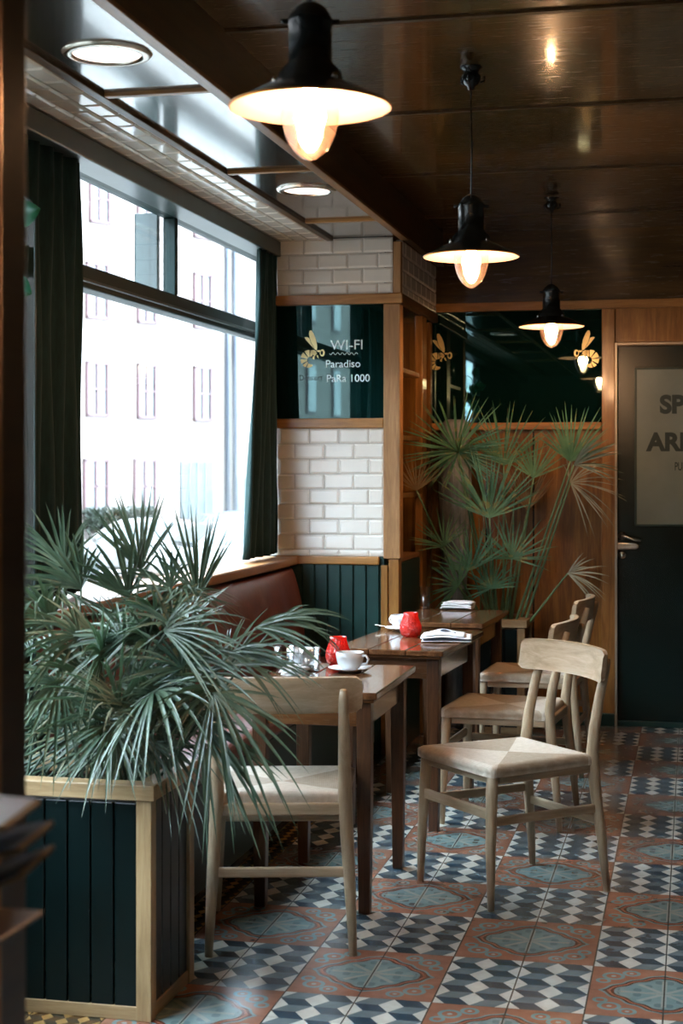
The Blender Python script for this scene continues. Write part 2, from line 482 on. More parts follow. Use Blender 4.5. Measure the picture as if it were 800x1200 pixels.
MB().box(XW, -1.778, YF, YP, ZS, ZS+.02).build('soffit_grout', 'grout', sf)
mb = MB(); tl, tw = .15, .075
x = -1.784; r = 0
while x - tw > XW - .02:
    y = 2.0 + (tl/2 if r % 2 else 0)
    while y < YP:
        mb.tile('z', ZS, x-tw+.003, x-.003, y+.003, min(y+tl, YP)-.003, -.008, .009); y += tl
    x -= tw; r += 1
mb.build('soffit_tiles', 'tile', sf)

# window wall
wl = struct(MB().box(XW-.09, XW, YF, YB, 0, .90).box(XW-.09, XW, YF, YB, 2.50, ZC+.05)
    .box(XW-.09, XW, YF, 1.3, .90, 2.50).box(XW-.09, XW, 4.14, 4.93, .90, 2.50).box(XW-.09, XW, 7.78, YB, .90, 2.50)
    .build('wall_left', 'green'))
def window(name, y0, y1, mull):
    z0, z1 = .93, 2.475
    xf = XW - .025
    f = struct(MB().box(xf-.05, xf+.02, y0, y1, z1-.02, z1+.03).box(xf-.05, xf+.02, y0, y1, z0-.03, z0+.01)
        .box(xf-.05, xf+.02, y0-.02, y0+.03, z0, z1).box(xf-.05, xf+.02, y1-.03, y1+.02, z0, z1).build(name, 'frame', bevel=.006))
    MB().box(xf-.06, xf+.015, y0+.03, y1-.03, 2.045, 2.13).build('transom', 'frame', f, bevel=.008)
    MB().box(xf+.012, xf+.03, y0+.03, y1-.03, 2.065, 2.078).build('transom_bead', 'grey_green', f, bevel=.004)
    MB().box(xf-.045, xf+.01, mull-.025, mull+.012, 2.13, z1-.02).build('mullion', 'frame', f, bevel=.004)
    MB().box(xf-.16, xf-.06, mull-.05, mull-.02, 2.11, z1-.0).build('outer_mullion', 'grey_green', f, bevel=.004)
    MB().box(xf-.20, xf-.161, mull-.05, mull-.02, 2.11, z1-.0).build('outer_mullion', 'paper', f, bevel=.004)
    MB().box(xf-.016, xf-.010, y0+.03, y1-.03, z0+.01, 2.045).build('window_pane', 'pane', f)
    MB().box(xf-.016, xf-.010, y0+.03, mull-.025, 2.13, z1-.02).build('window_pane', 'pane', f)
    MB().box(xf-.016, xf-.010, mull+.012, y1-.03, 2.13, z1-.02).build('window_pane', 'pane', f)
    MB().box(XW-.09, XW+.02, y0, y1, .885, .905).build('window_sill', 'oak_y', f, bevel=.004)
    ld = bpy.data.lights.new(name + '_daylight', 'AREA'); ld.shape = 'RECTANGLE'
    ld.size = y1 - y0; ld.size_y = z1 - z0; ld.cycles.is_portal = True
    lo = bpy.data.objects.new(name + '_daylight', ld); COL.objects.link(lo)
    lo.location = (XW-.12, (y0+y1)/2, (z0+z1)/2)
    lo.rotation_euler = (0, -PI/2, 0)
    return f
window('window_1', 4.93, 7.78, 6.30)
window('window_2', 1.3, 4.14, 2.3)
p2 = struct(MB().box(XW+.001, -1.95, 4.145, 4.33, 0, ZS-.001).build('wall_stub', 'grout'))
mb = MB(); z = 2.44; r = 0
while z > .9:
    for k in range(-1, 3):
        a, b = max(XW+.005, -2.11+(k+.5*(r % 2))*.15), min(-1.952, -2.11+(k+1+.5*(r % 2))*.15)
        if b-a > .02:
            mb.tile('y', 4.331, a+.0015, b-.0015, z-.072, z-.0015, .008, .009)
            mb.tile('y', 4.144, a+.0015, b-.0015, z-.072, z-.0015, -.008, .009)
    z -= .0745; r += 1
mb.build('tiles', 'tile', p2)
va = struct(MB().box(XW+.001, -2.0, YF, YP, 2.445, ZS-.009).build('trim_1', 'grey_green', bevel=.006))

# other walls, behind and beside the camera
struct(MB().box(XR, XR+.1, YF, YB, 0, ZC+.05).build('wall_right', 'wall_dark'))
wf = struct(MB().box(XW, XR, YF-.1, YF, 0, ZC+.05).build('wall_front', 'wall_dark'))

# ------------------------------------------------------------------ back wall
XM0, XM1 = XP, -.489
wb = struct(MB().box(XP-.7, -.415, YB, YB+.1, 0, ZC+.05).box(-.415, XR, YB, YB+.1, 2.06, ZC+.05).box(.55, XR, YB, YB+.1, 0, 2.06)
    .build('wall_back', 'panel_z'))
MB().box(XP-.1, XR, YB-.010, YB-.001, 2.31, ZC).build('upper_panel', 'ceil_x', wb)
for x in (-1.12, -.86):
    MB().box(x-.004, x+.004, YB-.003, YB-.0005, .02, 1.60).build('panel_groove', 'black', wb)
struct(MB().box(XP-.1, XR, YB-.035, YB-.001, 2.262, 2.31).build('trim_2', 'oak_x', bevel=.004))
struct(MB().box(XM0-.06, XM1, YB-.045, YB-.001, 1.607, 1.647).build('trim_3', 'oak_x', bevel=.006))
struct(MB().box(XM1, -.418, YB-.022, YB-.001, 0.0, 2.262).build('trim_4', 'amber_z', bevel=.004))
struct(MB().box(-.418, -.405, YB-.035, YB-.001, 0.0, 2.075).box(-.4045, .53, YB-.035, YB-.001, 2.062, 2.075).build('trim_5', 'alu', bevel=.002))
struct(MB().box(-.404, XR, YB-.018, YB-.001, 2.08, 2.262).build('trim_6', 'amber_z'))
struct(MB().box(XP, -.42, YB-.04, YB-.023, 0.0, .07).build('baseboard_back', 'green', bevel=.004))

# wasp emblem drawn as thin gold pieces
def wasp(name, parent, c, s, flip=1, axis='y', y=0, lab=None):
    mb = MB()
    def poly(pts):
        q = [(c[0] + flip*p[0]*s, c[1] + p[1]*s) for p in pts]
        mb.prism(q, 'y', y-.0015, y)
    poly([(0,.05),(-.06,.10),(-.22,.40),(-.30,.72),(-.28,.86),(-.20,.88),(-.10,.74),(.0,.5),(.05,.25),(.04,.08)])
    poly([(-.09,.12),(-.25,.28),(-.42,.48),(-.50,.60),(-.38,.60),(-.29,.56),(-.24,.40)])
    # abdomen bands
    def arc(a, rr):
        return (-.27 + rr*math.cos(a), -.34 + rr*math.sin(a)*1.05)
    for a0, a1 in ((58, 84), (92, 124), (134, 166), (177, 205), (216, 240), (248, 300)):
        out = []; inn = []
        for k in range(7):
            dg = a0 + (a1-a0)*k/6; a = math.radians(dg); fr = (dg-58)/242
            w_ = .15*math.sin(PI*(.22+.75*fr))**.8
            out.append(arc(a, .25 + w_)); inn.append(arc(a, .25 - w_))
        poly(out + inn[::-1])
    poly([(-.24,.02),(-.10,.06),(.0,.0),(.04,-.10),(-.06,-.20),(-.16,-.10)])
    poly([(.0,.03),(.16,.05),(.20,-.02),(.10,-.03)])
    ring = [( .27 + .105*math.cos(t*PI/6), -.07 + .15*math.sin(t*PI/6)) for t in range(12)]
    inner = [( .25 + .055*math.cos(t*PI/6), -.07 + .09*math.sin(t*PI/6)) for t in range(12)]
    for k in range(12):
        j = (k+1) % 12; poly([ring[k], ring[j], inner[j], inner[k]])
    poly([(.02,-.16),(.08,-.16),(.12,-.30),(.06,-.26)])
    poly([(-.12,-.2),(-.06,-.2),(-.08,-.34),(-.16,-.30)])
    o = mb.build(name, 'gold', parent)
    if lab: o['label'] = lab
    return o

m1 = tag(MB().box(XM0-.06, XM1, YB-.009, YB-.003, 1.647, 2.262).build('wall_mirror', 'mirror', origin=(-.95, YB-.006, 1.95)),
    'wide smoked mirror on the back wall above wood panelling, behind the tall palm', 'mirror')
wasp('wasp_emblem', m1, (on_y(520, 415, YB).x, on_y(520, 415, YB).z), .13, 1, y=YB-.010, lab='gold wasp emblem facing the door side')
wasp('wasp_emblem', m1, (on_y(683, 412, YB).x, on_y(683, 412, YB).z), .13, -1, y=YB-.010, lab='gold wasp emblem at the mirror edge near the door post')

# door
MB().box(-.8, 1.0, YB+.101, YB+.12, 0, 2.3).build('leak_blocker', 'black', wb)  # unseen black sheet added to stop sky light leaking round the door
d = struct(MB().box(-.404, .545, YB+.004, YB+.05, .03, 2.059).build('door_1', 'green_gloss', bevel=.003))
gx0, gx1, gz0, gz1 = -.302, .34, 1.095, 1.93
g = MB().box(gx0, gx1, YB-.002, YB+.003, gz0, gz1).build('door_glass', 'frost', d)
MB().box(gx0-.012, gx0, YB-.004, YB+.004, gz0-.012, gz1+.012).box(gx1, gx1+.012, YB-.004, YB+.004, gz0-.012, gz1+.012)\
    .box(gx0, gx1, YB-.004, YB+.004, gz1, gz1+.012).box(gx0, gx1, YB-.004, YB+.004, gz0-.012, gz0).build('glass_bead', 'green', d, bevel=.002)
def wall_text(body, u, v, Y, size, mat, par, off=0, shear=0, wd=1):
    p = on_y(u, v, Y)
    M = Matrix.Translation(p) @ Matrix.Rotation(PI/2, 4, 'X') @ Matrix.Diagonal((wd, 1, 1, 1))
    return text('lettering', body, mat, par, M, size, off, shear=shear)
wall_text('SP', 773, 475, YB-.004, .132, 'ink', d, .006)
wall_text('ARI', 758.5, 519, YB-.004, .132, 'ink', d, .006)
wall_text('PUB', 790, 547, YB-.004, .062, 'ink', d, .0008, wd=.55)
hx = on_y(729, 0, YB).x
hz = 1.03
hd = MB().lathe([(0, 0), (.022, 0), (.024, .004), (.021, .010), (.010, .013), (.010, .045), (0, .045)], 24, Matrix.Translation((hx, YB+.004, hz)) @ Matrix.Rotation(PI/2, 4, 'X'))\
    .tube([(hx, YB-.036, hz), (hx+.02, YB-.046, hz-.002), (hx+.06, YB-.048, hz-.016), (hx+.10, YB-.046, hz-.024)], [.009, .009, .008, .007], 10).build('door_handle', 'chrome', d)
MB().prism([(hx-.045+.0, hz-.075), (hx+.075, hz-.075), (hx+.092, hz-.062), (hx+.092, hz-.047), (hx+.075, hz-.036), (hx-.045, hz-.036)], 'y', YB-.022, YB+.003).build('latch_bolt', 'chrome', d, bevel=.006)
MB().lathe([(0, 0), (.022, 0), (.023, .005), (.016, .012), (.012, .012), (.011, .016), (0, .016)], 24, Matrix.Translation((hx, YB+.004, hz-.105)) @ Matrix.Rotation(PI/2, 4, 'X')).build('lock_cylinder', 'chrome', d)
struct(MB().box(-.42, .55, YB-.02, YB+.02, 0, .028).build('trim_7', 'green', bevel=.004))

# ------------------------------------------------------------------ tiled pier with its cabinet
XC0, XC1 = -1.479, XP
pr = struct(MB().box(XW, XC0, YP, YP+.06, 0, ZS).build('wall_pier', 'green'))
def tiles(parent, x0, x1, z0, z1, start=0):
    mb = MB(); z = z1; r = start
    while z > z0 + .005:
        zb = max(z-.0745, z0)
        x = x1 - (0 if r % 2 else tl/2)
        if r % 2 == 0: mb.tile('y', YP-.001, x+.0015, x1-.0015, zb+.0015, z-.0015, -.009, .009)
        while x > x0 + .004:
            xa = max(x-tl, x0); 
            if x - xa > .02: mb.tile('y', YP-.001, xa+.0015, x-.0015, zb+.0015, z-.0015, -.009, .009)
            x = xa
        z -= .0745; r += 1
    return mb.build('tiles', 'tile', parent)
MB().box(XW, XC0, YP-.003, YP-.0002, .965, ZS-.002).build('tile_grout', 'grout', pr)
tiles(pr, -2.02, XC0, .965, 1.592)
tiles(pr, -2.02, XC0+.045, 2.252, ZS-.002, 1)
MB().box(-2.02, XC0, YP-.022, YP-.0035, 1.594, 1.642).build('ledge', 'oak_x', pr, bevel=.005)
MB().box(-2.02, XC0-.02, YP-.03, YP-.0035, .925, .965).build('dado_rail', 'oak_x', pr, bevel=.006)
mb = MB()
x = -2.02
while x < XC0 - .02:
    mb.box(x+.003, min(x+.062, XC0-.012), YP-.014, YP-.003, 0, .924); x += .065
mb.build('beadboard', 'green', pr, bevel=.003)
MB().box(XC0-.012, XC0+.022, YP-.022, YP-.003, 0, .924).build('corner_strip', 'amber_z', pr, bevel=.004)
MB().box(XC0, XC1, YP-.02, YP+.06, .955, 2.2).build('column', 'oak_z', pr, bevel=.005)
MB().box(XC0+.024, XC1-.008, YP-.012, YP+.06, 0, .953).build('column_foot', 'amber_z', pr, bevel=.004)
# header: trim board around two sides, tiled box above
MB().box(-2.02, XC1+.012, YP-.034, YP-.003, 2.201, 2.250).build('header_board', 'oak_x', pr, bevel=.005)
MB().box(XC1-.018, XC1+.012, YP-.002, YB-.045, 2.201, 2.250).build('header_board', 'fascia', pr, bevel=.005)
MB().box(XC0+.047, XC1+.002, YP-.012, YP+.03, 2.251, ZS-.025).build('box_corner', 'oak_z', pr, bevel=.004)
MB().box(XC1-.03, XC1-.004, YP+.031, YB-.05, 2.251, ZS-.013).build('side_grout', 'grout', pr)
mb = MB(); z = ZS-.014; r = 0
while z > 2.262:
    zb = max(z-.0745, 2.252); y = YP + .032 + (0 if r % 2 else -tl/2)
    while y < YB-.06:
        a, b = max(y, YP+.032), min(y+tl, YB-.05)
        if b-a > .02: mb.tile('x', XC1-.004, a+.0015, b-.0015, zb+.0015, z-.0015, .008, .009)
        y += tl
    z -= .0745; r += 1
mb.build('side_tiles', 'tile', pr)
# open cabinet in the side of the pier
MB().box(-1.93, -1.90, YP+.06, YB-.05, 0, 2.2).box(-1.90, XC1-.02, YB-.11, YB-.05, 0, 2.2).build('cabinet_back', 'panel_z', pr)
MB().box(XC1-.04, XC1+.002, YP+.61, YP+.74, .0, 2.2).build('cabinet_post', 'amber_z', pr, bevel=.004)
MB().box(-1.90, XC1-.01, YP+.061, YP+.60, 0, .93).build('cabinet_base', 'green', pr, bevel=.004)
for z in (.945, 1.26, 1.55, 1.885):
    MB().box(-1.89, XC1-.015, YP+.062, YP+.608, z-.012, z+.012).build('shelf', 'panel_z' if z > 1 else 'oak_y', pr, bevel=.003)
m2 = tag(MB().box(-2.02, XC0-.001, YP-.014, YP-.004, 1.643, 2.2).build('wall_mirror', 'mirror', origin=(-1.7, YP-.009, 1.92)),
    'smoked mirror panel with chalk Wi-Fi lettering on the white tiled pier', 'mirror')
wasp('wasp_emblem', m2, (on_y(371, 412, YP).x, on_y(371, 412, YP).z), .118, 1, y=YP-.015)
wall_text('WI-FI', 387, 405, YP-.016, .068, 'chalk', m2, .0, wd=1.05)
wall_text('Paradiso', 381, 427, YP-.016, .052, 'chalk', m2, .0)
wall_text('PaRa 1000', 382, 444, YP-.016, .052, 'chalk', m2, .0)
wall_text('Dessert', 350, 443, YP-.016, .038, 'grey_green', m2, .0)
pts = []
for k in range(41):
    p = on_y(386 + 33*k/40, 414.5 + 1.3*math.sin(k*PI/3.3), YP-.016); pts.append(p)
MB().tube(pts, .0016, 5).build('chalk_wave', 'chalk', m2)

# bottles and glasses on the pier shelves
def bottle(x, y, z, h, r, mat, label, cat='bottle'):
    t = thing('bottle', label, cat, (x, y, z+.0125))
    T = Matrix.Translation((x, y, z+.0125))
    MB().lathe([(0, 0), (r, 0), (r, h*.6), (r*.85, h*.68), (r*.36, h*.78), (r*.34, h*.93), (0, h*.93)], 20, T).build('glass_body', mat, t)
    MB().lathe([(r*.4, h*.9), (r*.42, h), (0, h)], 16, T).build('cap', 'black', t)
    return t
MT['bottle_green'] = plain('green_bottle_glass', (.01, .06, .02), .08, Coat_Weight=1.0)
MT['bottle_amber'] = plain('amber_bottle_glass', (.10, .035, .006), .08, Coat_Weight=1.0)
b = bottle(XC1-.07, YP+.16, 1.885, .20, .032, 'bottle_green', 'green bottle topped with small orange flowers on the pier top shelf')
mb = MB()
for k in range(26):
    a, rr = R.random()*2*PI, R.random()*.045
    p = Vector((XC1-.07 + rr*math.cos(a), YP+.18 + rr*math.sin(a)*1.4, 2.085 + R.random()*.035))
    mb.lathe([(0, -.008), (.007, -.004), (.008, .003), (0, .007)], 7, Matrix.Translation(p))
    mb.tube([(XC1-.07, YP+.16, 2.07), p], .001, 4)
MT['orange'] = plain('orange_blossom', (.7, .28, .04), .6, mott=.4, scale=90)
mb.build('blossoms', 'orange', b)
bottle(XC1-.12, YP+.40, 1.885, .22, .034, 'bottle_amber', 'amber bottle at the rear of the pier top shelf')
for i, (yy, dx, lab) in enumerate(((.14, .07, 'stemmed clear glass at the front of the pier middle shelf'), (.30, .09, 'stemmed clear glass at the rear of the pier middle shelf'))):
    t = thing('wine_glass', lab, 'glass', (XC1-dx, YP+yy, 1.5625), 0, 'glasses on the pier shelf')
    MB().lathe([(0, 0), (.03, .001), (.03, .004), (.004, .008), (.004, .07), (.02, .085), (.034, .12), (.032, .16), (.029, .19), (.028, .19), (.031, .16), (.032, .12), (.018, .088), (0, .08)], 24).build('bowl_and_stem', 'clear', t, keep=True)
t = thing('glass_jar', 'short clear jar standing on the pier shelf under the stemmed glasses', 'jar', (XC1-.09, YP+.22, 1.2725))
MB().lathe([(0, 0), (.04, 0), (.042, .1), (.035, .13), (.03, .13), (.036, .1), (.035, .006), (0, .006)], 24).build('glass_body', 'clear', t, keep=True)
MB().lathe([(.037, .13), (.038, .145), (0, .147)], 20).build('lid', 'chrome', t, keep=True)
for i, (yy, c) in enumerate(((.12, 'paper'), (.17, 'leaf_dry'), (.22, 'blue'))):
    pass

# ------------------------------------------------------------------ curtains
def curtain(y0, y1, z0, z1, flare, label, waves, amp, x=-2.055):
    def fn(u, v):
        z = z0 + (z1-z0)*v
        f = flare*(1-v)**1.3
        y = (y0-f) + (y1-y0+f)*u
        a = amp*(.6+.4*(1-v))
        return (x + a*math.sin(u*waves*2*PI + .5*math.sin(v*3)) + .006*math.sin(v*9+u*20), y, z)
    return tag(MB().grid(fn, waves*14, 24).build('curtain', 'curtain', solid=.003, origin=(x, (y0+y1)/2, z0)), label, 'curtain')
curtain(7.17, 7.492, .975, 2.46, .27, 'narrow dark green curtain hanging beside the white tiled pier', 5, .022, -2.024)
curtain(4.345, 5.03, .975, 2.46, .0, 'wide dark green curtain hanging behind the leafy planter', 7, .02)

# ------------------------------------------------------------------ banquette
YQ0, YQ1 = 4.37, YP-.032
bq = thing('banquette', 'oxblood leather banquette with oak top rail running along the window', 'bench', (-1.8, 5.2, 0))
MB().box(-2.11, -1.905, YQ0, YQ1, .921, .962).build('top_rail', 'oak_y', bq, bevel=.008)
MB().box(-2.11, -1.95, YQ0, YQ1, 0, .92).build('back_board', 'green', bq)
segs = [(YQ0, 5.72), (5.732, YQ1)]
for a, b_ in segs:
    def fn(u, v, a=a, b_=b_):
        y = a + (b_-a)*u; z = .47 + .44*v
        e = min(u*(b_-a), (1-u)*(b_-a)); rnd = min(1, e/.04)
        bulge = .05*math.sin(PI*min(1, max(0, v)))**.45*(.35+.65*rnd**.5)
        bulge += -.004*math.cos(u*(b_-a)/.24*2*PI)*math.sin(PI*v)
        return (-1.945 + .055*(1-v) + bulge, y, z)
    MB().grid(fn, 80, 24).build('back_cushion', 'leather', bq, solid=.004)
for a, b_ in segs:
    MB().box(-1.94, -1.50, a+.002, b_-.002, .40, .475).build('seat_cushion', 'leather', bq, bevel=.03, bseg=4)
MB().box(-1.94, -1.52, YQ0, YQ1, .06, .398).build('seat_base', 'green', bq, bevel=.004)
MB().box(-1.94, -1.56, YQ0, YQ1, 0, .06).build('plinth', 'black', bq)

# ------------------------------------------------------------------ tables
def make_table(label):
    t = thing('cafe_table', label, 'table')
    W, D, H = .44, .69, .70
    # top of three boards with a chamfered lip
    mb = MB()
    for a, b_ in ((-W/2, -.075), (-.073, .073), (.075, W/2)):
        mb.box(a, b_, -D/2+.0, D/2-.0, H-.022, H)
    mb.build('tabletop', 'walnut_y', t, bevel=.004, keep=True)
    MB().box(-W/2+.012, W/2-.012, -D/2+.012, D/2-.012, H-.034, H-.023).build('under_moulding', 'walnut_x', t, bevel=.004, keep=True)
    lx, ly = W/2-.05, D/2-.062
    for sx in (-1, 1):
        for sy in (-1, 1):
            a, c = .0235, .018
            vs = [(sx*lx+p*q, sy*ly+r_*q, z) for z, q in ((0, c), (.34, a*.95), (.664, a)) for p, r_ in ((-1,-1),(1,-1),(1,1),(-1,1))]
            fs = [(3,2,1,0), (8,9,10,11)] + [(k*4+i, k*4+(i+1)%4, (k+1)*4+(i+1)%4, (k+1)*4+i) for k in (0,1) for i in range(4)]
            MB().add(vs, fs).build('leg', 'walnut_z', t, bevel=.003, keep=True)
    for sy in (-1, 1): MB().box(-lx+.024, lx-.024, sy*ly-.010, sy*ly+.010, .585, .665).build('apron', 'walnut_x', t, bevel=.002, keep=True)
    for sx in (-1, 1): MB().box(sx*lx-.010, sx*lx+.010, -ly+.024, ly-.024, .585, .665).build('apron', 'walnut_y', t, bevel=.002, keep=True)
    return t
TG = 'wooden cafe tables along the banquette'
T1 = make_table('nearest dark wooden cafe table, partly hidden behind the chair back')
T1.location = (-1.18, 5.095, 0); T1['group'] = TG
T2 = copy_tree(T1); T2['label'] = 'middle dark wooden cafe table, holding the folded newspaper'; T2.location = (-1.125, 6.285, 0); T2.scale.y = 1.13; T2.rotation_euler.z = math.radians(-4)
T3 = copy_tree(T1); T3['label'] = 'dark wooden cafe table near the tall palm, holding a water glass and napkin'; T3.location = (-1.135, 7.33, 0); T3.rotation_euler.z = math.radians(-3)
T3.location = (-1.125, 7.32, 0)

# ------------------------------------------------------------------ chairs (front is +y)
def make_chair(label):
    t = thing('dining_chair', label, 'chair')
    fw, bw = .215, .185     # half widths at seat
    yf, yb = .215, -.205
    SH = .455
    for sx in (-1, 1):
        MB().tube([(sx*(fw-.005), yf+.0, 0), (sx*(fw-.012), yf-.004, .18), (sx*(fw-.018), yf-.012, .36), (sx*(fw-.02), yf-.018, .45)],
                  [.0115, .0165, .0195, .0185], 16).build('leg', 'ash_z', t, keep=True)
        o = MB().tube([(sx*(bw+.022), yb-.045, 0), (sx*(bw+.014), yb-.028, .18), (sx*(bw+.004), yb-.008, .36), (sx*(bw), yb-.002, .46),
                   (sx*(bw-.002), yb-.012, .54), (sx*(bw-.004), yb-.035, .64), (sx*(bw-.006), yb-.062, .735), (sx*(bw-.006), yb-.070, .765)],
                  [.0115, .0165, .020, .0205, .0185, .0165, .0145, .011], 16).build('leg', 'ash_z', t, keep=True)
        o['label'] = 'rear leg rising to carry the backrest'
    def bar(name, p, q, h, w, mat):
        p, q = Vector(p), Vector(q); dd = (q-p); L = dd.length; a = math.atan2(dd.y, dd.x)
        M = Matrix.Translation((p+q)/2) @ Matrix.Rotation(a, 4, 'Z')
        MB().box(-L/2, L/2, -w/2, w/2, -h/2, h/2, M).build(name, mat, t, bevel=.005, keep=True)
    # seat rails
    bar('seat_rail', (-fw+.03, yf-.02, .412), (fw-.03, yf-.02, .412), .036, .018, 'ash_x_lit')
    bar('seat_rail', (-bw+.01, yb-.003, .412), (bw-.01, yb-.003, .412), .036, .018, 'ash_x_lit')
    for sx in (-1, 1):
        bar('seat_rail', (sx*(fw-.018), yf-.035, .412), (sx*(bw+.0), yb+.015, .412), .036, .018, 'ash_y')
        bar('stretcher', (sx*(fw-.012), yf-.02, .27), (sx*(bw+.01), yb-.005, .285), .030, .013, 'ash_y')
    bar('stretcher', (-fw+.03, yf-.005, .30), (fw-.03, yf-.005, .30), .034, .014, 'ash_x_lit')
    bar('stretcher', (-bw-.004, yb-.022, .235), (bw+.004, yb-.022, .235), .030, .014, 'ash_x_lit')
    # woven seat, wrapped over the rails with a soft roll
    def prof(z, gx, gy, inset): pass
    n = 24
    def seat(u, v):
        x, y = u*2-1, v*2-1
        hw = (bw+.012) + (fw+.010-bw-.012)*(v)
        # superellipse rounding of the edge
        ex = max(abs(x), abs(y))
        dz = -.007*(1-ex**2)
        rr = max(0, (ex-.94)/.06)
        dz -= .011*rr**2
        cx = min(1, abs(x)); cy = min(1, abs(y))
        X = x*hw; Y = yb + .004 + (yf+.012-yb-.004)*v
        if y > .85: Y -= .012*abs(x)**6*((y-.85)/.15)
        return (X, Y, SH + .004 + dz)
    mb = MB(); mb.grid(seat, n, n)
    # skirt
    rim = []
    for i in range(n): rim.append(i)
    for j in range(n): rim.append(j*(n+1)+n)
    for i in range(n, 0, -1): rim.append(n*(n+1)+i)
    for j in range(n, 0, -1): rim.append(j*(n+1))
    top = [Vector(mb.v[k]) for k in rim]; base = len(mb.v)
    for zz, sc_ in ((-.008, 1.004), (-.022, 1.0)):
        mb.v += [(p.x*sc_, p.y*sc_, SH - .012 + zz) for p in top]
    m_ = len(rim)
    for k in range(m_):
        k2 = (k+1) % m_
        mb.f += [(rim[k], base+k, base+k2, rim[k2]), (base+k, base+m_+k, base+m_+k2, base+k2)]; mb.sm += [True, True]
    mb.f.append(tuple(base+m_+k for k in range(m_))); mb.sm.append(False)
    mb.build('seat', 'cord', t, keep=True)
    # curved backrest plank in front of the posts, wrapping forward at its ends
    def back(u, v, off):
        x = (u*2-1); X = x*.232
        Y = yb - .080 + .050*abs(x)**2.2 + .012*(1-v) + off
        e = min(1, (1-abs(x))/.10); rr = .012*(1-e)**2
        z = .694 + rr + (.104-2*rr)*v + .004*(1-x*x)
        return (X, Y, z)
    mb = MB(); nu, nv = 32, 6
    mb.grid(lambda u, v: back(u, v, .0), nu, nv); mb.grid(lambda u, v: back(u, v, .017), nu, nv)
    N = (nu+1)*(nv+1)
    for i in range(nu):
        for j, flip in ((0, 0), (nv, 1)):
            a, b_ = j*(nu+1)+i, j*(nu+1)+i+1; mb.f.append((a, N+a, N+b_, b_) if not flip else (a, b_, N+b_, N+a)); mb.sm.append(False)
    for j in range(nv):
        for i in (0, nu):
            a, b_ = j*(nu+1)+i, (j+1)*(nu+1)+i; mb.f.append((a, b_, N+b_, N+a)); mb.sm.append(False)
    mb.build('backrest', 'ash_x_lit', t, bevel=.003, keep=True)
    return t
CG = 'pale wooden chairs with woven seats'
A = make_chair('pale wooden chair standing alone in the open, turned askew with whole woven seat in view')
A.location = (-.605, 5.212, 0); A.rotation_euler.z = math.radians(131.8); A['group'] = CG
B = copy_tree(A); B['label'] = 'pale wooden chair at the table with the newspaper'; B.location = (-.735, 6.27, 0); B.rotation_euler.z = math.radians(85)
Cc = copy_tree(A); Cc['label'] = 'pale wooden chair closest to the door and palm planter'; Cc.location = (-.735, 7.33, 0); Cc.rotation_euler.z = math.radians(87)
D = copy_tree(A); D['label'] = 'pale wooden chair with its back to us, between planter and nearest table'; D.location = (-1.215, 4.57, 0); D.rotation_euler.z = math.radians(14)

# ------------------------------------------------------------------ things on the tables
HT = .70
def cup(u, v, label, rz=0, r=.048, h=.062, spoon=False):
    p = on_h(u, v, HT)
    s = thing('saucer', 'white saucer under the ' + label, 'saucer', (p.x, p.y, HT))
    MB().lathe([(0, .001), (.035, 0), (.045, .004), (.074, .014), (.075, .016), (.045, .008), (.03, .005), (0, .005)], 40).build('dish', 'china', s, keep=True)
    c = thing('coffee_cup', label, 'cup', (p.x, p.y, HT+.0055), rz)
    MB().lathe([(0, 0), (.024, 0), (.026, .003), (r*.86, h*.28), (r, h*.7), (r, h), (r-.003, h), (r-.004, h*.7), (r*.8, h*.3), (0, .006)], 40).build('cup_body', 'china', c, keep=True)
    MB().tube([(r-.004, 0, h*.82), (r+.014, 0, h*.86), (r+.024, 0, h*.66), (r+.018, 0, h*.42), (r-.008, 0, h*.34)], .0042, 8).build('handle', 'china', c, keep=True)
    MB().lathe([(0, h*.62), (r-.006, h*.62)], 24).build('coffee', 'soil', c, keep=True)
    return c, s, p
cup(410, 787, 'white coffee cup on the table behind the nearest chair back', rz=-.3)
c2, s2, p2 = cup(471, 739, 'white coffee cup beside the red candle holder and newspaper', rz=2.6)
cup(352, 782, 'white coffee cup partly behind the clear tumblers and palm leaves', rz=-.2)
sp = thing('teaspoon', 'steel teaspoon resting on the saucer by the newspaper', 'spoon', (p2.x, p2.y, HT))
MB().tube([(p2.x-.115, p2.y-.01, HT+.022), (p2.x-.07, p2.y-.015, HT+.018), (p2.x-.02, p2.y-.045, HT+.013), (p2.x+.0, p2.y-.055, HT+.012)], [.006, .0025, .002, .002], 8, sq=(.5, 1)).build('spoon_handle', 'chrome', sp)
MB().tube([(p2.x+.0, p2.y-.055, HT+.012), (p2.x+.012, p2.y-.058, HT+.011), (p2.x+.028, p2.y-.06, HT+.013)], [.004, .009, .003], 10, sq=(.4, 1)).build('spoon_bowl', 'chrome', sp)
def candle(u, v, label):
    p = on_h(u, v, HT); p.y += .0
    t = thing('candle_holder', label, 'candle holder', (p.x, p.y, HT), 0, 'red glass candle holders')
    MB().lathe([(0, 0), (.030, 0), (.040, .010), (.0455, .028), (.044, .048), (.036, .070), (.030, .088), (.0305, .100), (.028, .100), (.028, .088), (.034, .070), (.041, .048), (.042, .028), (.036, .012), (0, .006)], 48).build('glass_body', 'red', t, keep=True)
    MB().lathe([(0, .0065), (.02, .0065), (.02, .028), (0, .028)], 20).build('tealight', 'china', t, keep=True)
candle(396, 779, 'red embossed glass candle holder behind the cup on the nearest table')
candle(481, 746, 'red embossed glass candle holder in front of the cup on the middle table')
